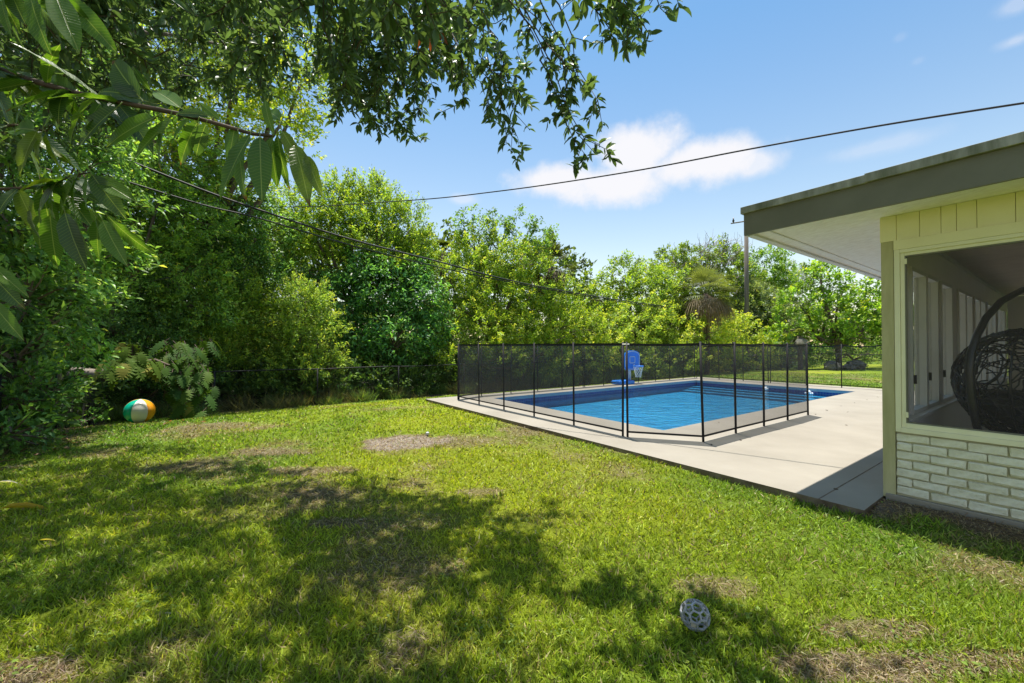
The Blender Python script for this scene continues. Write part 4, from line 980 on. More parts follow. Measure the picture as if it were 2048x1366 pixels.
# slim leaning stem in front of the left fence
mb = MB(); a = G(92, 870, -.25); a.z = float(gz(a.x, a.y)) - .03
pts = [a, P(103, 830, a.y + .05), P(118, 770, a.y + .1), P(124, 700, a.y + .3), P(130, 620, a.y + .6)]
rt = empty('sapling', a, 'thin pale stem leaning out beside the left fence post', 'tree')
mb.tube(pts, [.035, .03, .028, .024, .018], 8).build('trunk', M['bark_pale'], rt, True)
(p, d, n, L, Wd, col), tw = shoots([(P(150, 680, 7.2), .35, .22), (P(110, 640, 7.2), .35, .3), (P(170, 720, 7.3), .22, .15)], leaf=0.183, wr=.26, lai=3.19, colr=(.10, .18, .04), per=10, droop=.5, shoot=(.1, .25))
tag(link('crown', leaves_mesh('crown', T_LEAF, p - np.array(a), d, n, L, Wd, col), M['leaf'], rt), kind='stuff')

# far mass of woodland behind everything
Ps = []
bl = []
for k in range(46):
    px = -300 + k * 60; Y = 40 + 8 * rng.random(); bl.append((P(px, 668 - 30 * rng.random(), Y), 3.2, 2.8)); 
for k in range(30):
    px = -200 + k * 46; Y = 21 + .014 * max(0, px) + 3 * rng.random(); bl.append((P(px, 660 + 20 * rng.random(), Y), 1.7, 1.6))
for k in range(34):
    px = -250 + k * 42; ymid = 560 if px > 900 else 520; Y = max(17.5, 17 + .006 * max(0, px)) + rng.uniform(2, 5); bl.append((P(px, ymid + rng.uniform(-30, 50), Y), 1.6, 1.7))
bl = [b for b in bl if not (1560 < (b[0].x / b[0].y) * F + 1024 < 1800 and b[0].y < 30)]
(p, d, n, L, Wd, col), tw = shoots(bl, leaf=.34, wr=.55, lai=3.0, colr=(.055, .08, .018), voids=False)
tag(link('far_woods', leaves_mesh('far_woods', T_LEAF, p, d, n, L, Wd, col), M['leaf']), kind='stuff', label='dense wood behind the back fence', cat='woods')

bl = []
for k in range(60):
    t = -2.5 + k * .75 + rng.normal(0, .2); o_ = rng.uniform(.7, 2.4); b0 = BF(0) + D2 * t + D1 * o_; bl.append((Vector((b0.x, b0.y, float(gz(b0.x, b0.y)) + rng.uniform(.15, .75))), .75, .6))
for k in range(14):
    t = -3 - .0 * k; b0 = cornerBL - D1 * (k * .7) - D2 * rng.uniform(.5, 1.3); bl.append((Vector((b0.x, b0.y, float(gz(b0.x, b0.y)) + rng.uniform(.1, .9))), .6, .6))
for k in range(64):
    t = -5 + k * .85 + rng.normal(0, .3); o_ = rng.uniform(2.8, 6.5); b0 = BF(0) + D2 * t + D1 * o_; bl.append((Vector((b0.x, b0.y, float(gz(b0.x, b0.y)) + rng.uniform(.4, 1.8))), 1.3, 1.0))
(p, d, n, L, Wd, col), tw = shoots(bl, leaf=.17, wr=.45, lai=3.4, colr=(.05, .085, .018), shell=.1, up=.6, voids=False)
kk = p[:, 2] > gz(p[:, 0], p[:, 1])
tag(link('undergrowth', leaves_mesh('undergrowth', T_LEAF, p[kk], d[kk], n[kk], L[kk], Wd[kk], col[kk]), M['leaf']), kind='stuff', label='low tangled green undergrowth filling the space behind the chain link fence', cat='undergrowth')

# undergrowth along the back fence: tall weeds, dry stems
def weeds(name, label, n0, tmin, tmax, off, hmin, hmax, colr, wd=.012, stuff=True, lean=.35, clumps=60):
    ct = rng.uniform(tmin, tmax, clumps); co = rng.uniform(*off, clumps); cl = rng.integers(0, clumps, n0)
    t = ct[cl] + rng.normal(0, .16, n0); o = co[cl] + rng.normal(0, .10, n0)
    b0 = BF(0); x = b0.x + D2.x * t + D1.x * o; y = b0.y + D2.y * t + D1.y * o
    pos = np.stack([x, y, gz(x, y) - .01], 1); d = rng.normal(0, lean, (n0, 3)); d[:, 2] = 1
    L = rng.uniform(hmin, hmax, n0) * (.6 + .8 * rng.random(clumps)[cl]); me = leaves_mesh(name, T_BLADE, pos, d, rdir(n0), L, np.full(n0, wd) * rng.uniform(.6, 1.4, n0), tint(colr, n0, .3, .1))
    return tag(link(name, me, M['grass']), kind='stuff', label=label, cat='weeds')
weeds('tall_weeds', 'green weeds growing along the back chain link fence', 6500, -2.2, 13, (-.25, .6), .15, .5, (.075, .11, .02), .016, lean=.6, clumps=26)
weeds('dry_undergrowth', 'dry brown brush tangled along the back chain link fence', 9000, -2.2, 13, (-.2, .6), .15, .6, (.085, .075, .025), .010, lean=.8, clumps=60)
weeds('far_weeds', 'weeds along the fence behind the pool', 7000, 12, 32, (-.4, 1.2), .3, 1.0, (.12, .17, .035), .03, lean=.5, clumps=80)

# ------------------------------------------------------------------ palms
def palm(name, label, base_px, Y, crown_px, crown_r, green, dead, gcol, dcol, group, trunk_r=.2):
    c = P(*crown_px, Y); base = Vector((c.x, c.y, float(gz(c.x, c.y)) - .1)); rt = empty(name, base, label, 'palm tree', group)
    MB().tube(tube_path(base, c, .02, 6), [trunk_r * .7] * 6, 10).build('trunk', M['bark'], rt, True)
    for kind_, cnt, cc_ in (('frond', green, gcol), ('dead_frond', dead, dcol)):
        for i in range(cnt):
            az = rng.uniform(0, 6.28)
            el = rng.uniform(-.45, 1.35) if kind_ == 'frond' else rng.uniform(-1.4, -.35)
            dirv = Vector((math.cos(az) * math.cos(el), math.sin(az) * math.cos(el), math.sin(el)))
            pl = crown_r * rng.uniform(.35, .55); q = c + dirv * pl; side = dirv.cross(Vector((0, 0, 1))).normalized(); nn = side.cross(dirv)
            mb = MB(); mb.tube([c, c.lerp(q, .5) + Vector((0, 0, .02)), q], .015, 4)
            K = 20
            for k in range(K):
                a = (k / (K - 1) - .5) * 2.7; ld = (dirv * math.cos(a) + side * math.sin(a)).normalized(); Lk = crown_r * rng.uniform(.5, .68) * (1 - .25 * abs(a) / 1.35)
                dr_ = .25 if kind_ == 'frond' else .55
                m1 = q + ld * Lk * .55 + Vector((0, 0, -.05 * Lk)); e_ = q + ld * Lk + Vector((0, 0, -dr_ * Lk)); wv = nn.cross(ld).normalized() * .028
                mb.add([q, m1 - wv + nn * .01, m1 + wv + nn * .01, e_], [(0, 1, 2), (2, 1, 3)])
            me = mb.mesh(kind_); me.transform(world(rt).inverted()); at = me.attributes.new('col', 'FLOAT_COLOR', 'POINT')
            cv = np.ones((len(me.vertices), 4), np.float32); cv[:, :3] = np.array(cc_) * rng.uniform(.6, 1.3); at.data.foreach_set('color', cv.ravel())
            link(kind_, me, M['leaf'], rt)
    return rt
gp = 'cabbage palms among the trees'
palm('cabbage_palm', 'cabbage palm with a skirt of brown dead fronds in front of the dark tree', None, 25.2, (1412, 588), 2.1, 44, 40, (.15, .18, .06), (.30, .23, .15), gp)
palm('cabbage_palm', 'dark palm crown sticking out right of the sparse tree', None, 21.8, (1100, 535), 1.6, 34, 22, (.09, .11, .035), (.24, .18, .12), gp)
palm('cabbage_palm', 'small palm crown showing between the two tallest trees', None, 21, (888, 505), .95, 22, 4, (.12, .16, .035), (.2, .15, .1), gp)
palm('cabbage_palm', 'low palm with drooping grey fronds beneath the leafy tree at right', None, 26, (1600, 672), .8, 6, 14, (.14, .17, .06), (.33, .31, .29), gp)

# ------------------------------------------------------------------ split-leaf philodendron by the ball
def lobed_leaf(L_, seed):
    r2 = random.Random(seed); mb = MB(); n = 7
    def mid(t): return Vector((L_ * t, 0, -.22 * L_ * t * t))
    for i in range(n):
        t = .04 + .92 * i / (n - 1); w_ = L_ * .43 * math.sin(math.pi * (.16 + .80 * t)) ** .8
        for sg in (-1, 1):
            b0_ = mid(max(0, t - .065)); b1_ = mid(min(1, t + .065)); sw = .55 * (t - .25)
            tip_ = mid(t) + Vector((w_ * sw + .08 * L_ * t, sg * w_, -.18 * w_ + r2.uniform(-.02, .02)))
            m0 = b0_.lerp(tip_, .62) + Vector((-.03 * L_, 0, .01)); m1 = b1_.lerp(tip_, .62) + Vector((.03 * L_, 0, .01))
            mb.add([b0_, m0, tip_, m1, b1_], [(0, 1, 3, 4), (1, 2, 3)] if sg > 0 else [(4, 3, 1, 0), (3, 2, 1)])
    for sg in (-1, 1):
        lam = [mid(t) + Vector((0, sg * L_ * .23 * math.sin(math.pi * (.1 + .85 * t)), .004)) for t in np.linspace(0, 1, 6)]; mr_ = [mid(t) + Vector((0, 0, .006)) for t in np.linspace(0, 1, 6)]
        mb.add(lam + mr_, [(i, i + 1, i + 7, i + 6) if sg < 0 else (i + 6, i + 7, i + 1, i) for i in range(5)])
    mb.add([mid(.9), mid(1.12), mid(.97) + Vector((0, .03, 0)), mid(.97) - Vector((0, .03, 0))], [(0, 2, 1), (0, 1, 3)])
    return mb
def colour(me, c, var=.0):
    at = me.attributes.new('col', 'FLOAT_COLOR', 'POINT'); cv = np.ones((len(me.vertices), 4), np.float32); cv[:, :3] = np.array(c); at.data.foreach_set('color', cv.ravel()); return me
PL = []
for s_ in range(6):
    me = lobed_leaf(.5, s_).mesh('split_leaf', False); colour(me, [(.10, .17, .02), (.06, .12, .018), (.20, .25, .03), (.09, .15, .02), (.26, .26, .05), (.05, .11, .02)][s_]); me.materials.append(M['philo']); PL.append(me)
ph0 = P(240, 745, 9.0)
phb = Vector((-10.0, 9.3, float(gz(-10.0, 9.3))))
ph = empty('split_leaf_philodendron', phb, 'split-leaf philodendron with scaly sideways trunk hanging over the beach ball', 'plant')
tp = [phb, P(118, 770, 9.2), P(150, 742, 9.1), P(195, 748, 9.0), P(240, 742, 8.95), P(262, 728, 8.9)]
MB().tube(tp, [.10, .11, .095, .10, .10, .07], 12).build('trunk', M['bark_pale'], ph, True)
mb = MB()
for k in range(90):
    t = k / 90; i = 1 + int(t * 3.99); a0 = tp[i]; a1 = tp[i + 1]; p = a0.lerp(a1, (t * 3.99) % 1); a = k * 2.4
    ax = (a1 - a0).normalized(); o1 = ax.orthogonal().normalized(); o2 = ax.cross(o1); rdv = o1 * math.cos(a) + o2 * math.sin(a); tg = ax.cross(rdv)
    c = p + rdv * .094; mb.add([c - tg * .035, c + ax * .022 + rdv * .012, c + tg * .035, c - ax * .022 + rdv * .004, c + rdv * .022], [(0, 1, 4), (1, 2, 4), (2, 3, 4), (3, 0, 4)])
mb.build('leaf_scars', M['bark_pale'], ph)
mb = MB()
for k in range(26):
    p = tp[1].lerp(tp[2], random.random()) if k < 26 else tp[4].lerp(tp[5], random.random())
    mb.tube(tube_path(p, Vector((p.x + random.uniform(-.15, .15), p.y + random.uniform(-.1, .1), float(gz(p.x, p.y)))), .04, 5), .007, 4)
tag(mb.build('aerial_roots', M['twig'], ph), kind='stuff')
invp = world(ph).inverted()
def put_leaf(org, dirv, size, me, rollv=0.0):
    e_ = org + Vector(dirv).normalized() * .5 * size
    for q_ in (org, e_, org.lerp(e_, .5)):
        sx_, sy_ = proj(q_)
        if 226 < sx_ < 330 and sy_ > 755: return
    dirv = dirv.normalized(); q = dirv.to_track_quat('X', 'Z').to_matrix().to_4x4() @ Matrix.Rotation(rollv, 4, 'X')
    o = bpy.data.objects.new('leaf', me); COL.objects.link(o); o.parent = ph
    o.matrix_local = invp @ Matrix.Translation(org) @ q @ Matrix.Scale(size, 4); return o
stems = MB()
hub = tp[-1]
for k in range(48):                              # rosette at the trunk tip
    az = rng.uniform(0, 6.28); el = rng.uniform(-.7, 1.2); dv = Vector((math.cos(az) * math.cos(el) + .25, math.sin(az) * math.cos(el) * .8 - .2, math.sin(el)))
    e_ = hub + dv.normalized() * rng.uniform(.2, .5); stems.tube([hub, hub.lerp(e_, .5) + Vector((0, 0, .05)), e_], .009, 4)
    put_leaf(e_, Vector((dv.x, dv.y, -.9 - rng.random() * .6)), rng.uniform(.6, .95), PL[rng.choice([2, 0, 4, 3, 0])], rng.uniform(-.5, .5))
col_hub = [P(365, 700, 9.6), P(350, 740, 9.2), P(385, 720, 9.8), P(340, 700, 9.7), P(400, 690, 10.2), P(365, 790, 9.2), P(330, 760, 9.3), P(395, 760, 9.7)]
vine = MB(); vine.tube([P(262, 728, 8.9), P(310, 720, 9.2), P(360, 740, 9.4), P(368, 800, 9.3), Vector((P(365, 845, 9.3).x, 9.3, float(gz(P(365, 845, 9.3).x, 9.3))))], .035, 8); vine.build('hanging_stem', M['bark'], ph, True)
for k in range(130):
    c = random.choice(col_hub) + Vector(rng.normal(0, .16, 3)); az = rng.uniform(0, 6.28); dv = Vector((math.cos(az), math.sin(az) - .4, -.55 - rng.random() * .8))
    stems.tube([c, c + dv.normalized() * .15], .008, 4); put_leaf(c + dv.normalized() * .12, dv, rng.uniform(.45, .8), PL[rng.choice([1, 5, 3, 5, 1, 5])], rng.uniform(-.8, .8))
for k in range(12):
    c = P(365 + rng.uniform(-15, 15), 800 + rng.uniform(0, 28), 9.25); put_leaf(c, Vector((rng.normal(0, .3), rng.normal(0, .3) - .2, -1)), rng.uniform(.5, .7), PL[rng.choice([2, 4, 0])], rng.uniform(-1, 1))
tag(stems.build('leaf_stalks', M['twig'], ph), kind='stuff')
# dead palm-like fronds hanging at the fence
mb = MB(); c0 = P(140, 660, 8.3)
for k in range(40):
    a = c0 + Vector((rng.uniform(-.2, .25), rng.uniform(-.1, .1), rng.uniform(-.05, .1))); b2 = a + Vector((rng.uniform(-.12, .2), 0, -rng.uniform(.3, .65))); w_ = Vector((.012, .004, 0))
    mb.add([a - w_, a + w_, b2 + w_ * .3, b2 - w_ * .3], [(0, 1, 2, 3)])
me = mb.mesh('dead_fronds'); me.transform(world(ph).inverted()); colour(me, (.20, .10, .05)); link('dead_fronds', me, M['leaf'], ph)

# ------------------------------------------------------------------ overhanging tree: trunk out of view behind left, canopy over the lawn
ob = Vector((-4.6, -1.2, -.1))
ot = empty('overhanging_tree', ob, 'overhanging tree with grey-green oval leaves hanging across the top of the view', 'tree')
fork = Vector((-4.2, -.6, 2.6))
mb = MB(); mb.tube(tube_path(ob, fork, .04, 6), [.26, .23, .21, .2, .19, .18], 12)
limbs = []
for e_ in (Vector((-3.6, 3.5, 5.2)), Vector((-1.0, 2.8, 5.0)), Vector((1.2, 2.6, 4.8)), Vector((-5.8, 5.0, 5.0)), Vector((-2.6, 6.3, 6.2)), Vector((.3, .5, 4.6)), Vector((-7, 2, 5)), Vector((-4.8, 8.2, 7.0))):
    pth = tube_path(fork, e_, .06, 7); limbs.append(pth); k_ = .38 if e_.y > 3.2 else 1; mb.tube(pth, (np.linspace(.12, .03, 7) * k_).tolist(), 8)
mb.build('trunk', M['bark'], ot, True)
XB = [0, 200, 350, 480, 560, 640, 700, 780, 850, 870, 905, 930, 1000, 1010, 1060, 1090, 1150, 1160, 1215, 1235, 1250, 1300, 1375, 1385, 1600]
YB = [330, 300, 240, 200, 190, 200, 250, 275, 285, 170, 190, 215, 225, 300, 312, 200, 250, 325, 325, 200, 110, 70, 20, -60, -80]
leavesL = []                                     # (pos, dir, normal, L, W, col)
twm = MB()
def spray(a, b2, nl, side=3, lf=.088):
    """a drooping twig from a to b2 with whorls of oval leaves"""
    pth = tube_path(a, b2, .07, 6); twm.tube(pth, np.linspace(.006, .002, 6).tolist(), 4, False)
    pts_ = [(pth[-1], (pth[-1] - pth[-2]).normalized())]
    for k in range(side):
        i = rng.integers(2, 6); s0 = pth[i]; e0 = s0 + ((pth[-1] - pth[0]).normalized() * .7 + Vector(rng.normal(0, .7, 3)) + Vector((0, 0, -.25))).normalized() * rng.uniform(.12, .26)
        twm.tube([s0, s0.lerp(e0, .5), e0], [.004, .003, .002], 3, False); pts_.append((e0, (e0 - s0).normalized())); pts_.append((s0.lerp(e0, .5), (e0 - s0).normalized()))
    for i in (2, 3, 4): pts_.append((pth[i], (pth[i] - pth[i - 1]).normalized()))
    for q, ax in pts_:
        o1 = ax.orthogonal().normalized(); o2 = ax.cross(o1)
        for j in range(nl):
            a_ = rng.uniform(0, 6.28); dv = (ax * rng.uniform(.1, 1.0) + (o1 * math.cos(a_) + o2 * math.sin(a_)) * .9 + Vector((0, 0, -.12))).normalized()
            nn = Vector(rng.normal(0, .5, 3)) + Vector((0, 0, 1)); L_ = lf * rng.uniform(.55, 1.25)
            leavesL.append((q - ax * rng.uniform(0, .05), dv, nn, L_, L_ * rng.uniform(.32, .44), rng.random()))
# deliberate sprays that hang into the sky, tips where the photograph has them
for (x0, y0, x1, y1, Y) in ((900, -40, 1045, 300, 3.3), (1000, -20, 1215, 300, 2.9), (1080, 120, 1175, 315, 2.95), (960, 0, 1010, 240, 3.3), (850, -30, 930, 200, 3.1), (900, 60, 925, 205, 3.1), (1060, -60, 1185, 170, 2.9), (1080, 0, 1195, 200, 2.9),
                            (1150, -90, 1300, 70, 2.7), (1230, -90, 1360, 15, 2.8), (1120, -70, 1230, 90, 2.7), (1250, -60, 1290, 80, 2.9), (700, 60, 840, 275, 5.0), (690, 80, 790, 255, 5.2), (640, 60, 740, 235, 5.4), (780, 40, 862, 200, 4.6), (1180, -60, 1255, 60, 2.9), (1100, 90, 1200, 290, 3.0), (980, 60, 1060, 260, 3.3), (940, -30, 1000, 160, 3.2), (1020, -20, 1110, 200, 3.1), (1300, -60, 1335, 30, 2.9), (860, -40, 1000, 100, 3.4), (800, -50, 900, 120, 3.6), (1000, -60, 1120, 110, 3.2), (1040, 0, 1150, 160, 3.0), (880, 0, 960, 140, 3.2), (960, 80, 1035, 180, 3.1)):
    spray(P(x0, y0, Y * 1.04), P(x1, y1, Y), 5, 4)
# canopy mass
cnt = 0; tries = 0; offcnt = 0; OFF = []
def canopy_puff(p, n):
    q = np.array(p) + rng.normal(0, .22, (n, 3)); OFF.append(q)
while cnt < 680 and tries < 200000:
    tries += 1
    x_ = rng.uniform(-9.0, 2.6); y_ = rng.uniform(-3.0, 9.0)
    # plan outline of the crown edge
    edge = np.interp(x_, [-9, -6.5, -4.4, -3, -1.6, .2, 1.2, 1.9, 2.5], [6.8, 7.4, 7.0, 6.0, 5.0, 4.5, 3.3, 2.3, 1.3])
    if y_ > edge: continue
    z_ = rng.uniform(3.2, 7.2)
    if fbm(np.array([x_ * .9]), np.array([y_ * .9]), 88, 3)[0] < (.38 if x_ < -.8 else .44): continue
    p = Vector((x_, y_, z_)); sx, sy = proj(p)
    if sx is not None and y_ > .3:
        lim = float(np.interp(sx, XB, YB))
        if -200 < sx < 2250 and sy > lim - 22 * 4 / max(1, y_): continue
        if 1380 < sx < 2300 and sy > -160: continue
        if sy > -30 and y_ < 2.4: continue
        if sx < 640 and sy > 60 and rng.random() < .72: continue
    if math.hypot(x_, y_) < 1.2 and z_ < 3.5: continue
    if sx is None or y_ < .3 or sy < -60 or sx < -120 or sx > 2200:
        if offcnt < 820: canopy_puff(p, 20); offcnt += 1
        continue
    e_ = p + Vector((rng.normal(0, .25), rng.normal(0, .25), -.25)); 
    spray(p - Vector((rng.normal(0, .3), rng.normal(0, .3) + .2, -.3)), p, 5, 4, .10 if y_ < 5 else .085); cnt += 1
q = np.concatenate(OFF); k = len(q); 
sxy = [proj(Vector(a)) for a in q]; ok = np.array([not (a[0] is not None and -60 < a[0] < 2120 and -30 < a[1] < 1400) for a in sxy]); q = q[ok]; k = len(q)
dn_ = rng.normal(0, 1, (k, 3)); nn_ = rng.normal(0, .5, (k, 3)) + np.array([0, 0, 1])
tag(link('upper_foliage', leaves_mesh('upper_foliage', T_LEAF, q - np.array(ob), dn_, nn_, rng.uniform(.09, .15, k), rng.uniform(.04, .06, k), tint((.05, .085, .023), k)), M['leaf_gloss'], ot), kind='stuff')
tag(twm.build('twigs', M['twig'], ot), kind='stuff')
cols = []
lp = np.array([tuple(a[0]) for a in leavesL]); ld_ = np.array([tuple(a[1]) for a in leavesL]); lnn = np.array([tuple(a[2]) for a in leavesL]); lL = np.array([a[3] for a in leavesL]); lW = np.array([a[4] for a in leavesL])
lcol = tint((.046, .070, .024), len(lp), .22, .03)
pr = [proj(Vector(p)) for p in lp]; dist = np.linalg.norm(lp - np.array([0, 0, CAMZ]), axis=1)
score = np.array([dist[i] if pr[i][0] is not None and -20 < pr[i][0] < 2060 and -10 < pr[i][1] < 1370 and dist[i] > .5 else 99 for i in range(len(lp))])
idx = np.argsort(score); big = set(idx[:300].tolist()); rest = np.array([i for i in range(len(lp)) if i not in big])
for nm, T_, sel in (('foliage', T_OVAL, rest[dist[rest] < 4.6]), ('far_foliage', T_LEAF, rest[dist[rest] >= 4.6])):
    tag(link(nm, leaves_mesh(nm, T_, lp[sel] - np.array(ob), ld_[sel], lnn[sel], lL[sel], lW[sel], lcol[sel]), M['leaf_gloss'], ot), kind='stuff')
def one_leaf(name, c, Wr, m, hs=1.0):
    me = leaves_mesh(name, T_OVAL, np.zeros((1, 3)), np.array([[1., 0, 0]]), np.array([[0, 0, 1.]]), np.array([1.]), np.array([Wr]), np.array([c]), True, hs); me.materials.append(m); return me
OL = [one_leaf('leaf', (.085 * k, .14 * k, .055 * k), wr_, M['leaf_gloss'], h_) for k in (.75, 1, 1.25) for wr_ in (.34, .42) for h_ in (.6, 1.1)]
invo = world(ot).inverted()
def orient(dv, nn):
    d_ = Vector(dv).normalized(); s1 = Vector(nn).cross(d_).normalized(); h1 = d_.cross(s1)
    return Matrix(((d_.x, s1.x, h1.x, 0), (d_.y, s1.y, h1.y, 0), (d_.z, s1.z, h1.z, 0), (0, 0, 0, 1)))
for i in idx[:300]:
    o = bpy.data.objects.new('leaf', random.choice(OL)); COL.objects.link(o); o.parent = ot
    o.matrix_local = invo @ Matrix.Translation(Vector(lp[i])) @ orient(ld_[i], lnn[i]) @ Matrix.Scale(lL[i], 4)
DL = one_leaf('dead_leaf', (.22, .06, .03), .45, M['leaf'], 1.5)
for (px, py, dv) in ((850, 68, (-.5, 0, -.7)), (870, 66, (.6, 0, -.4)), (858, 70, (.1, -.2, -1))):
    o = bpy.data.objects.new('dead_leaf', DL); COL.objects.link(o); o.parent = ot
    o['label'] = 'rusty brown dead leaf'; o.matrix_local = invo @ Matrix.Translation(P(px, py, 2.9)) @ orient(dv, (0, -1, .2)) @ Matrix.Scale(.11, 4)

# ------------------------------------------------------------------ mango tree: trunk just outside the left edge, one limb in front of the view
mbse = Vector((-2.9, .9, float(gz(-2.9, .9))))
mg = empty('mango_tree', mbse, 'mango tree limb with long drooping leaves reaching in from the upper left', 'tree')
MB().tube(tube_path(mbse, Vector((-2.9, 1.0, 3.0)), .02, 6), [.11, .1, .09, .085, .08, .06], 10).build('trunk', M['bark'], mg, True)
def BP(pts): return [P(x_, y_, Y) for x_, y_, Y in pts]
limb1 = BP([(-400, 60, 1.9), (-120, 115, 1.75), (0, 140, 1.65), (60, 160, 1.6), (150, 186, 1.55), (250, 206, 1.5), (350, 226, 1.48), (430, 246, 1.45), (505, 268, 1.42), (545, 272, 1.4)])
limb2 = BP([(-300, 300, 2.1), (-60, 260, 1.9), (30, 250, 1.8), (90, 262, 1.75)])
limb3 = BP([(-300, 360, 2.0), (-40, 380, 1.9), (80, 375, 1.85), (150, 350, 1.8), (180, 345, 1.8)])
limb4 = BP([(-200, -120, 1.7), (-20, -60, 1.6), (60, -20, 1.55), (110, -12, 1.5)])
limb5 = BP([(-300, 560, 1.9), (-60, 520, 1.8), (-15, 530, 1.75)])
mb = MB()
for l5, r0 in ((limb1, .014), (limb2, .010), (limb3, .009), (limb4, .011), (limb5, .008)): mb.tube(l5, np.linspace(r0, r0 * .35, len(l5)).tolist(), 7)
mb.tube([Vector((-2.9, 1.0, 2.6)), limb1[0]], .03, 7); mb.tube([Vector((-2.9, 1.0, 2.2)), limb2[0]], .02, 7); mb.tube([Vector((-2.9, 1.0, 1.9)), limb3[0]], .02, 7); mb.tube([Vector((-2.9, 1.0, 2.8)), limb4[0]], .02, 7); mb.tube([Vector((-2.9, 1.0, 1.5)), limb5[0]], .02, 7)
mb.build('limb', M['twig'], mg, True)
m, n, l, b = mat('mango_leaf')
at = n.new('ShaderNodeAttribute'); at.attribute_name = 'col'
tcn = n.new('ShaderNodeTexCoord'); sx_ = n.new('ShaderNodeSeparateXYZ'); l.new(tcn.outputs['Object'], sx_.inputs[0])
ab = n.new('ShaderNodeMath'); ab.operation = 'ABSOLUTE'; l.new(sx_.outputs['Y'], ab.inputs[0])
# slanting side veins and a pale midrib
vx = n.new('ShaderNodeMath'); vx.operation = 'MULTIPLY_ADD'; l.new(ab.outputs[0], vx.inputs[0]); vx.inputs[1].default_value = -.55; l.new(sx_.outputs['X'], vx.inputs[2])
sn = n.new('ShaderNodeMath'); sn.operation = 'MULTIPLY'; l.new(vx.outputs[0], sn.inputs[0]); sn.inputs[1].default_value = 130
si = n.new('ShaderNodeMath'); si.operation = 'SINE'; l.new(sn.outputs[0], si.inputs[0])
vr = n.new('ShaderNodeMapRange'); vr.inputs[1].default_value = .72; vr.inputs[2].default_value = 1; vr.inputs[4].default_value = .3; l.new(si.outputs[0], vr.inputs[0])
mrn = n.new('ShaderNodeMapRange'); mrn.inputs[1].default_value = .004; mrn.inputs[2].default_value = .009; mrn.inputs[3].default_value = .9; mrn.inputs[4].default_value = 0; l.new(ab.outputs[0], mrn.inputs[0])
mxx = n.new('ShaderNodeMath'); mxx.operation = 'MAXIMUM'; l.new(vr.outputs[0], mxx.inputs[0]); l.new(mrn.outputs[0], mxx.inputs[1])
cm = n.new('ShaderNodeMix'); cm.data_type = 'RGBA'; l.new(mxx.outputs[0], cm.inputs[0]); l.new(at.outputs['Color'], cm.inputs[6]); cm.inputs[7].default_value = (.30, .36, .12, 1)
# brown scorched tip and blotches
nx = n.new('ShaderNodeTexNoise'); nx.inputs['Scale'].default_value = 5; nx.inputs['Detail'].default_value = 5
l.new(tcn.outputs['Object'], nx.inputs['Vector'])
oi = n.new('ShaderNodeObjectInfo'); ad = n.new('ShaderNodeMath'); ad.operation = 'MULTIPLY_ADD'; l.new(oi.outputs['Random'], ad.inputs[0]); ad.inputs[1].default_value = .22; l.new(sx_.outputs['X'], ad.inputs[2])
ad2 = n.new('ShaderNodeMath'); ad2.operation = 'MULTIPLY_ADD'; l.new(nx.outputs['Fac'], ad2.inputs[0]); ad2.inputs[1].default_value = .35; l.new(ad.outputs[0], ad2.inputs[2])
tp_ = n.new('ShaderNodeMapRange'); tp_.inputs[1].default_value = 1.25; tp_.inputs[2].default_value = 1.32; l.new(ad2.outputs[0], tp_.inputs[0])
cm2 = n.new('ShaderNodeMix'); cm2.data_type = 'RGBA'; l.new(tp_.outputs[0], cm2.inputs[0]); l.new(cm.outputs[2], cm2.inputs[6]); cm2.inputs[7].default_value = (.16, .08, .04, 1)
l.new(cm2.outputs[2], b.inputs['Base Color']); b.inputs['Roughness'].default_value = .38; b.inputs['Specular IOR Level'].default_value = .55
bp = n.new('ShaderNodeBump'); bp.inputs['Strength'].default_value = .4; bp.inputs['Distance'].default_value = .02; bp.invert = True; l.new(mxx.outputs[0], bp.inputs['Height']); l.new(bp.outputs[0], b.inputs['Normal'])
tr = n.new('ShaderNodeBsdfTranslucent'); mu = n.new('ShaderNodeMix'); mu.data_type = 'RGBA'; mu.blend_type = 'MULTIPLY'; mu.inputs[0].default_value = 1; l.new(cm2.outputs[2], mu.inputs[6]); mu.inputs[7].default_value = (1.6, 1.7, .5, 1); l.new(mu.outputs[2], tr.inputs['Color'])
mx = n.new('ShaderNodeMixShader'); mx.inputs[0].default_value = .4; l.new(b.outputs[0], mx.inputs[1]); l.new(tr.outputs[0], mx.inputs[2]); l.new(mx.outputs[0], n['Material Output'].inputs['Surface'])
M['mango'] = m
def mango_mesh(seed, c, wr):
    r2 = random.Random(seed); n_ = 13; v = []; f = []
    bend = r2.uniform(.15, .55); wave = r2.uniform(.006, .016); tw = r2.uniform(-.5, .5); fold = r2.uniform(.10, .25)
    for i in range(n_):
        t = i / (n_ - 1); w_ = wr * .5 * (math.sin(math.pi * min(1, (t + .02)) ** .85) ** .75 if 0 < t < 1 else .02); z0 = -bend * t * t * .5; tx = t - .08 * bend * t * t
        for j in range(5):
            s_ = (j - 2) / 2; a = tw * t
            y_ = s_ * w_; zz = abs(s_) * w_ * fold * 1.6 + wave * math.sin(t * 22 + j * 2.1 + seed) * abs(s_)
            v.append((tx, y_ * math.cos(a) - zz * math.sin(a), z0 + y_ * math.sin(a) + zz * math.cos(a)))
    for i in range(n_ - 1):
        for j in range(4): f.append((i * 5 + j, i * 5 + 5 + j, i * 5 + 6 + j, i * 5 + 1 + j))
    mb = MB().add(v, f); mb.tube([(-.12, 0, .02), (-.05, 0, .005), (.01, 0, 0)], .008, 5)
    me = mb.mesh('leaf', True); colour(me, c); me.materials.append(M['mango']); return me
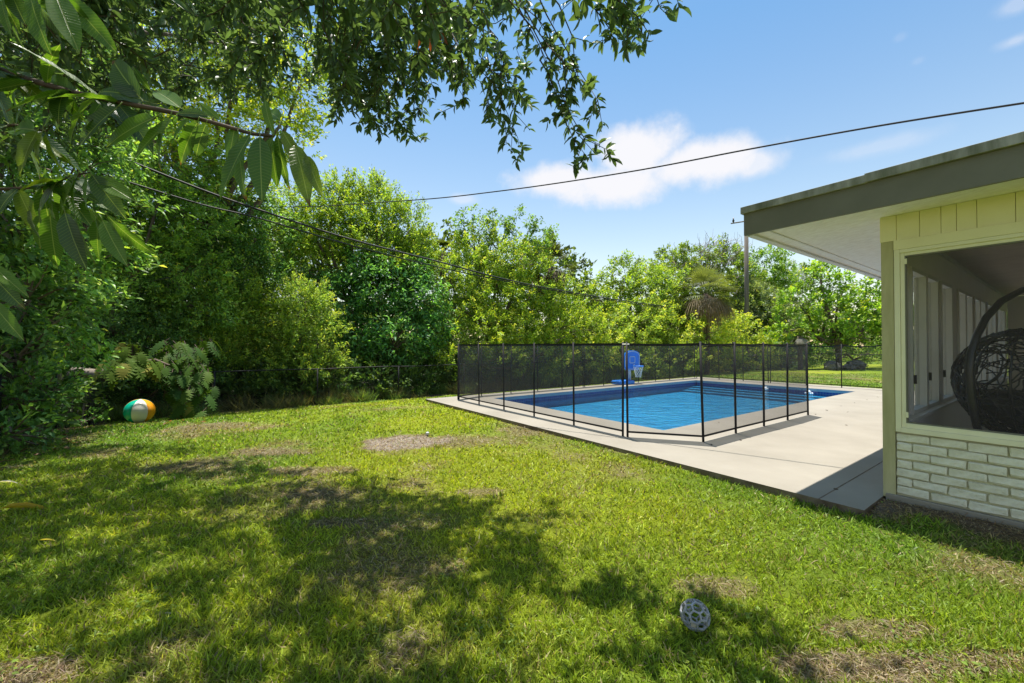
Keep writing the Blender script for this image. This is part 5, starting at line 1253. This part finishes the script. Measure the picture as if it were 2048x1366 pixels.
MLs = [mango_mesh(s_, c, wr) for s_, (c, wr) in enumerate([((.045, .095, .03), 0.293), ((.07, .15, .02), 0.317), ((.10, .19, .02), 0.268), ((.05, .10, .035), 0.342), ((.085, .17, .02), 0.305), ((.13, .19, .02), 0.293), ((.055, .11, .03), 0.366), ((.075, .14, .03), 0.244)])]
invm = world(mg).inverted()
def mango_leaf(org, dv, nn, L_, k):
    o = bpy.data.objects.new('leaf', MLs[k]); COL.objects.link(o); o.parent = mg; o.matrix_local = invm @ Matrix.Translation(org) @ orient(dv, nn) @ Matrix.Scale(L_, 4)
def scr(px0, py0, px1, py1, Y, k, tiltn=.0, back=.0):
    a, e_ = P(px0, py0, Y), P(px1, py1, Y + back); dv = e_ - a
    mango_leaf(a, dv, Vector((tiltn, -1, .35 + rng.normal(0, .15))), dv.length, k)
# leaves one can follow in the photograph: from, to, distance, kind
for q in [(300, 205, 165, 150, 1.5, 0), (150, 188, 60, 150, 1.55, 3), (280, 195, 205, 105, 1.5, 3), (420, 232, 340, 215, 1.45, 0), (235, 215, 138, 285, 1.45, 3), (340, 235, 288, 330, 1.42, 6), (310, 235, 190, 283, 1.45, 4), (345, 240, 250, 310, 1.46, 4),
          (412, 248, 382, 318, 1.42, 6), (395, 245, 345, 330, 1.44, 4), (500, 270, 425, 392, 1.38, 1), (520, 275, 522, 398, 1.38, 1), (545, 275, 505, 365, 1.4, 2), (478, 275, 480, 400, 1.42, 1), (555, 270, 570, 385, 1.4, 7), (565, 262, 612, 345, 1.38, 5), (590, 290, 620, 400, 1.36, 5), (612, 312, 640, 385, 1.36, 5),
          (540, 275, 555, 375, 1.42, 4), (530, 200, 535, 262, 1.4, 2), (560, 240, 520, 200, 1.42, 2), (70, 260, 5, 250, 1.7, 1), (75, 262, 20, 345, 1.68, 5), (85, 265, 60, 340, 1.66, 5), (92, 268, 125, 365, 1.66, 5), (60, 190, 10, 262, 1.6, 7), (150, 200, 70, 245, 1.55, 4), (148, 205, 140, 250, 1.6, 6),
          (155, 350, 100, 430, 1.75, 4), (175, 350, 165, 420, 1.75, 1), (185, 350, 240, 430, 1.7, 6), (190, 355, 265, 395, 1.72, 4), (150, 355, 140, 440, 1.75, 1), (110, 370, 60, 430, 1.8, 7), (180, 420, 220, 470, 1.72, 2), (190, 430, 205, 500, 1.7, 7),
          (100, 430, 110, 540, 1.72, 1), (130, 425, 160, 540, 1.7, 3), (150, 430, 175, 530, 1.7, 4), (215, 430, 290, 520, 1.68, 2), (205, 440, 245, 530, 1.7, 4), (80, 430, 70, 500, 1.8, 4), (60, 420, 65, 485, 1.75, 6), (195, 440, 190, 525, 1.74, 1),
          (60, -10, 85, 100, 1.5, 1), (20, -20, 45, 45, 1.5, 3), (90, -10, 112, 35, 1.5, 0), (110, -15, 150, 90, 1.5, 4), (0, -20, 8, 70, 1.55, 4), (75, 0, 60, 95, 1.55, 6), (120, -15, 190, 60, 1.55, 1), (30, 50, 38, 110, 1.6, 6), (130, -10, 230, 100, 1.6, 4),
          (-15, 530, 38, 585, 1.72, 2), (-20, 570, 40, 610, 1.72, 1), (-20, 600, 40, 680, 1.75, 4), (-25, 640, 30, 665, 1.75, 2), (-20, 700, 15, 750, 1.75, 1), (-20, 540, 25, 610, 1.75, 6),
          (300, 180, 260, 130, 1.6, 7), (360, 215, 300, 165, 1.62, 4), (440, 240, 395, 200, 1.5, 4), (470, 255, 455, 320, 1.45, 4), (380, 235, 330, 290, 1.5, 1), (120, 180, 160, 240, 1.62, 4), (30, 150, 20, 215, 1.7, 4), (10, 145, 60, 190, 1.7, 7), (205, 200, 175, 240, 1.6, 1)]:
    scr(*q[:5], q[5], rng.normal(0, .35), rng.uniform(-.06, .10))
for (l5, n_) in ((limb1[:6], 46), (limb3[:4], 18), (limb4[:3], 14), (limb2, 12)):
    for k in range(n_):
        i = rng.integers(0, len(l5) - 1); c = l5[i].lerp(l5[i + 1], rng.random()); mango_leaf(c, Vector((rng.normal(.1, .6), rng.normal(0, .6), -.5 + rng.normal(0, .5))), Vector((rng.normal(0, .4), -.6, 1)), rng.uniform(.17, .25), int(rng.integers(0, 8)))

# ------------------------------------------------------------------ litter at the left edge, things seen beyond the far fence
for i, (px, py, L_, c, lab) in enumerate([(40, 1024, .34, (.55, .36, .03), 'long yellow fallen leaf on the grass at the left edge'), (90, 1086, .10, (.5, .42, .05), 'small yellow leaf below the long yellow one'),
                                     (12, 967, .16, (.5, .48, .44), 'pale stick end poking in at the left edge')]):
    g = G(px, py, -.09); g.z = float(gz(g.x, g.y)) + .035
    me = leaves_mesh('yellow_leaf', T_OVAL, np.zeros((1, 3)), np.array([[1., 0, 0]]), np.array([[0, -.3, 1.]]), np.array([L_]), np.array([L_ * .14]), np.array([c]), True)
    o = link('stick' if i == 2 else 'yellow_leaf', me, M['leaf'], None, g - Vector((L_ / 2, 0, 0))); o.rotation_euler.z = .25; tag(o, lab, 'stick' if i == 2 else 'leaf')
bl2 = one_leaf('brown_leaf', (.20, .11, .06), .5, M['leaf'], 1)
for i in range(46):
    px = rng.uniform(0, 170) if i < 34 else rng.uniform(170, 420); py = 905 + rng.uniform(-25, 45) - px * .28 if i < 34 else 850 + rng.uniform(-6, 12)
    g = G(px, py, -.15); g.z = float(gz(g.x, g.y)) + .03; o = bpy.data.objects.new('brown_leaf', bl2); COL.objects.link(o); o.location = g; o.rotation_euler = (rng.normal(0, .25), rng.normal(0, .25), rng.uniform(0, 6.28)); s_ = rng.uniform(.06, .13); o.scale = (s_, s_, s_)
    tag(o, 'curled brown dead leaf on the ground by the left fence', 'leaf', 'brown leaf litter by the left fence')
def rock(px, py, Y, s_, label):
    p = P(px, py, Y); p.z = float(gz(p.x, p.y)); bm = bmesh.new(); bmesh.ops.create_icosphere(bm, subdivisions=3, radius=1)
    for v in bm.verts:
        k = 1 + .35 * (float(vnoise(v.co.x * 2 + px, v.co.y * 2 + v.co.z * 3, 3)) - .5); v.co = Vector((v.co.x * s_ * k, v.co.y * s_ * .8 * k, (v.co.z * .7 * k + .4) * s_))
    me = bpy.data.meshes.new('boulder'); bm.to_mesh(me); bm.free(); o = link('boulder', me, M['rock'], None, p); return tag(o, label, 'rock', 'boulders beyond the far fence')
rock(1665, 738, 25, .5, 'larger grey boulder behind the far mesh fence'); rock(1712, 738, 26, .55, 'rounded grey boulder at far right behind the mesh fence'); rock(1697, 742, 25.2, .35, 'smallest grey boulder between two larger ones')
tree('garden_shrub', 'green garden shrub with low sprays beyond the far mesh fence', 'shrub', [(1640, 715, 27, .9, .7), (1690, 705, 29, .8, .6), (1730, 715, 28, .8, .5), (1770, 705, 29, .9, .8)], leaf=0.195, wr=.3, lai=2.90, colr=(.10, .15, .03), up=.8, group=gt)
tree('garden_shrub', 'dark hedge shrub behind the far mesh fence panels', 'shrub', [(1560, 725, 29, 1.5, .9), (1500, 730, 28.6, 1.4, .9), (1450, 735, 27.6, 1.3, .9), (1610, 720, 30, 1.0, .9)], leaf=0.171, wr=.45, lai=3.48, colr=(.05, .085, .018), group=gt)
